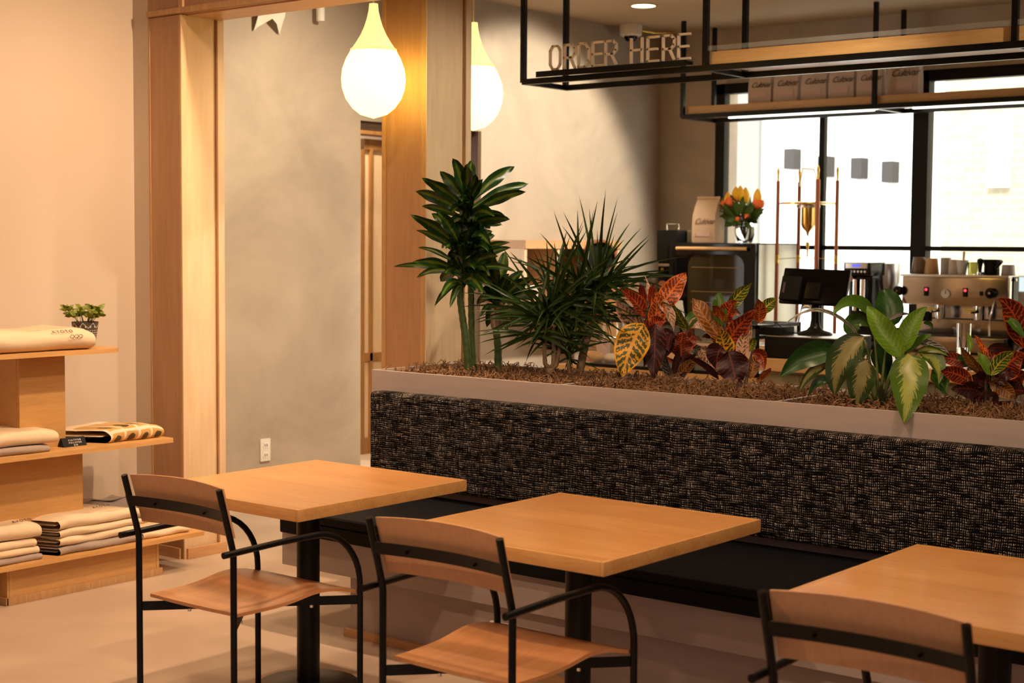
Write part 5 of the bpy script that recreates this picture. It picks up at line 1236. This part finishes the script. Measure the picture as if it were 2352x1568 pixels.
MB().obox(ctr+nv_*.013, nv_, yv, upv, .003, (tb-ta)/2*.94, .088, .002).build('screen', 'steel_soft', rg)
MB().obox(ctr-nv_*.026+yv*.12-upv*.02, nv_, yv, upv, .014, .055, .065, .006).build('card_reader', 'black_matte', rg)
MB().obox(ctr-nv_*.041+yv*.155-upv*.02, nv_, yv, upv, .001, .006, .028).build('reader_label', 'purple_dark', rg, 0)
MB().obox(ctr-nv_*.024-yv*.005-upv*.03, nv_, yv, upv, .014, .04, .045, .006).build('mount', 'black_metal', rg)
MB().tube([(7.12, ry+.16, 1.166), (7.14, ry+.14, 1.185), (7.16, ry+.09, 1.140), (7.24, ry+.04, 1.128), (7.29, ry, 1.130)], .003, 6).build('cable', 'black_matte', rg)
# pink cup behind register
t = MB(); yy = on(0, 7.62, 1848, 740).y; t.lathe([(0, 0), (.035, 0), (.043, .10), (.040, .10), (.032, .004), (0, .004)], (0, 0, 0), 20); o = t.build('cup', 'pink_cup'); o.location = (7.62, yy, CT+.001)
tag(o, 'pale pink cup on the counter left of the register stand', 'cup')
# water glass and menu papers
gx = 7.12; gy = on(0, gx, 2213, 800).y
wg = thing('water_glass', (gx, gy, CT), 'tall clear glass half full of water on the front counter', 'glass')
MB().lathe([(0, .0), (.031, .0), (.032, .004), (.034, .215), (.0315, .215), (.0295, .010), (0, .010)], (gx, gy, CT+.004), 32).build('glass_body', 'glass', wg, 80)
MB().lathe([(0, .0105), (.0293, .0105), (.0304, .100), (0, .100)], (gx, gy, CT+.004), 32).build('water', 'water', wg, 80)
tag(MB().obox((7.16, gy+.08, CT+.0015), (1, .1, 0), (-.1, 1, 0), (0, 0, 1), .12, .17, .0012).build('menu_sheet', 'paper'), 'white paper sheet on the counter under the water glass', 'paper')
tag(MB().obox((7.14, 3.52, CT+.0015), (1, .2, 0), (-.2, 1, 0), (0, 0, 1), .07, .05, .0012).build('card', 'paper'), 'small white card on the counter edge below the cash drawer', 'paper')
t = MB(); yy = on(0, 7.3, 1975, 780).y; t.lathe([(0, 0), (.035, 0), (.04, .09), (.037, .09), (.032, .004), (0, .004)], (0, 0, 0), 20); o = t.build('glass_tumbler', 'glass', None, 80); o.location = (7.3, yy, CT+.001)
tag(o, 'short clear glass on the counter behind the broad leaved plant', 'glass')

# ------------------------------------------------------------------ wall cabinet on the plaster wall
wc = thing('wall_cabinet', (8.95, 6.75, 1.2), 'open pale wood cabinet on the plaster wall behind the dracaenas', 'cabinet')
cx0, cx1 = 8.34, 9.50
q = MB(); q.box(cx0, cx1, 6.55, 6.895, 1.555, 1.615, .003); q.build('top_board', 'maple_x', wc, 0)
MB().box(cx0, cx1, 6.52, 6.895, 1.165, 1.215, .003).build('bottom_board', 'maple_x', wc, 0)
for xx in (cx0, 8.72, cx1-.03): MB().box(xx, xx+.03, 6.56, 6.895, 1.215, 1.555).build('side_board', 'maple_z', wc, 0)
MB().box(cx0+.03, cx1-.03, 6.86, 6.892, 1.215, 1.555).build('back_board', 'dark_wood', wc, 0)
for k, (xx, hh) in enumerate([(8.86, .30), (9.0, .33), (9.15, .28), (9.30, .31)]):
    o = MB().obox((xx, 6.72, 1.216+hh/2), (1, 0, 0), (0, 1, 0), (0, 0, 1), .055, .012, hh/2, .006).build('cutting_board', 'dark_wood' if k % 2 else 'counter_wood', None, 40)
    tag(o, ['first', 'second', 'third', 'fourth'][k]+' upright wooden board from the left inside the wall cabinet', 'board', 'boards in the wall cabinet')
tag(MB().box(8.42, 8.58, 6.62, 6.78, 1.2155, 1.30, .01).build('tin_box', 'grey_cup'), 'dark grey box in the left bay of the wall cabinet', 'box')
tag(MB().box(8.45, 8.62, 6.6, 6.8, .0, .62).build('bin', 'white_plastic'), 'white bin on the floor by the doorway', 'bin')
# copper hooded basket beside the cabinet
c = on(1, 6.5, 1376, 590)
bk_ = thing('copper_hood', (c.x, c.y, c.z-.12), 'round copper rimmed drum with a dark opening beside the wall cabinet', 'basket')
MB().lathe([(.11, 0), (.125, 0), (.13, .02), (.125, .20), (.09, .24), (0, .25), (0, .235), (.08, .225), (.112, .19), (.11, .02)], (c.x-.05, c.y-.05, c.z), 28, axis=(.6, .8, 0)).build('drum', 'copper', bk_)
MB().lathe([(0, .03), (.108, .03), (.108, .04), (0, .04)], (c.x-.05, c.y-.05, c.z), 28, axis=(.6, .8, 0)).build('inner_disc', 'black_matte', bk_)
MB().box(c.x-.06, c.x+.12, c.y-.08, c.y+.12, .871, c.z-.10, .01).build('pedestal', 'dark_wood', bk_)
MB().box(9.52, 9.76, 6.3, 6.85, .0, .87).build('side_cabinet', 'dark_wood', bb, 0)
for k, (px_, py_, h_, mt_) in enumerate([(1412, 650, .20, 'kraft'), (1432, 645, .22, 'steel_soft'), (1420, 690, .16, 'cream_cup')]):
    p_ = on(0, 9.6, px_, py_); o = MB().lathe([(0, 0), (.03, 0), (.032, .01), (.032, h_*.6), (.014, h_*.8), (.014, h_), (0, h_)], (0, 0, 0), 18).build('bottle', mt_, None, 60); o.location = (9.6, p_.y, .871)
    tag(o, ['amber', 'steel', 'cream'][k]+' bottle on the side cabinet left of the tall grinder', 'bottle')
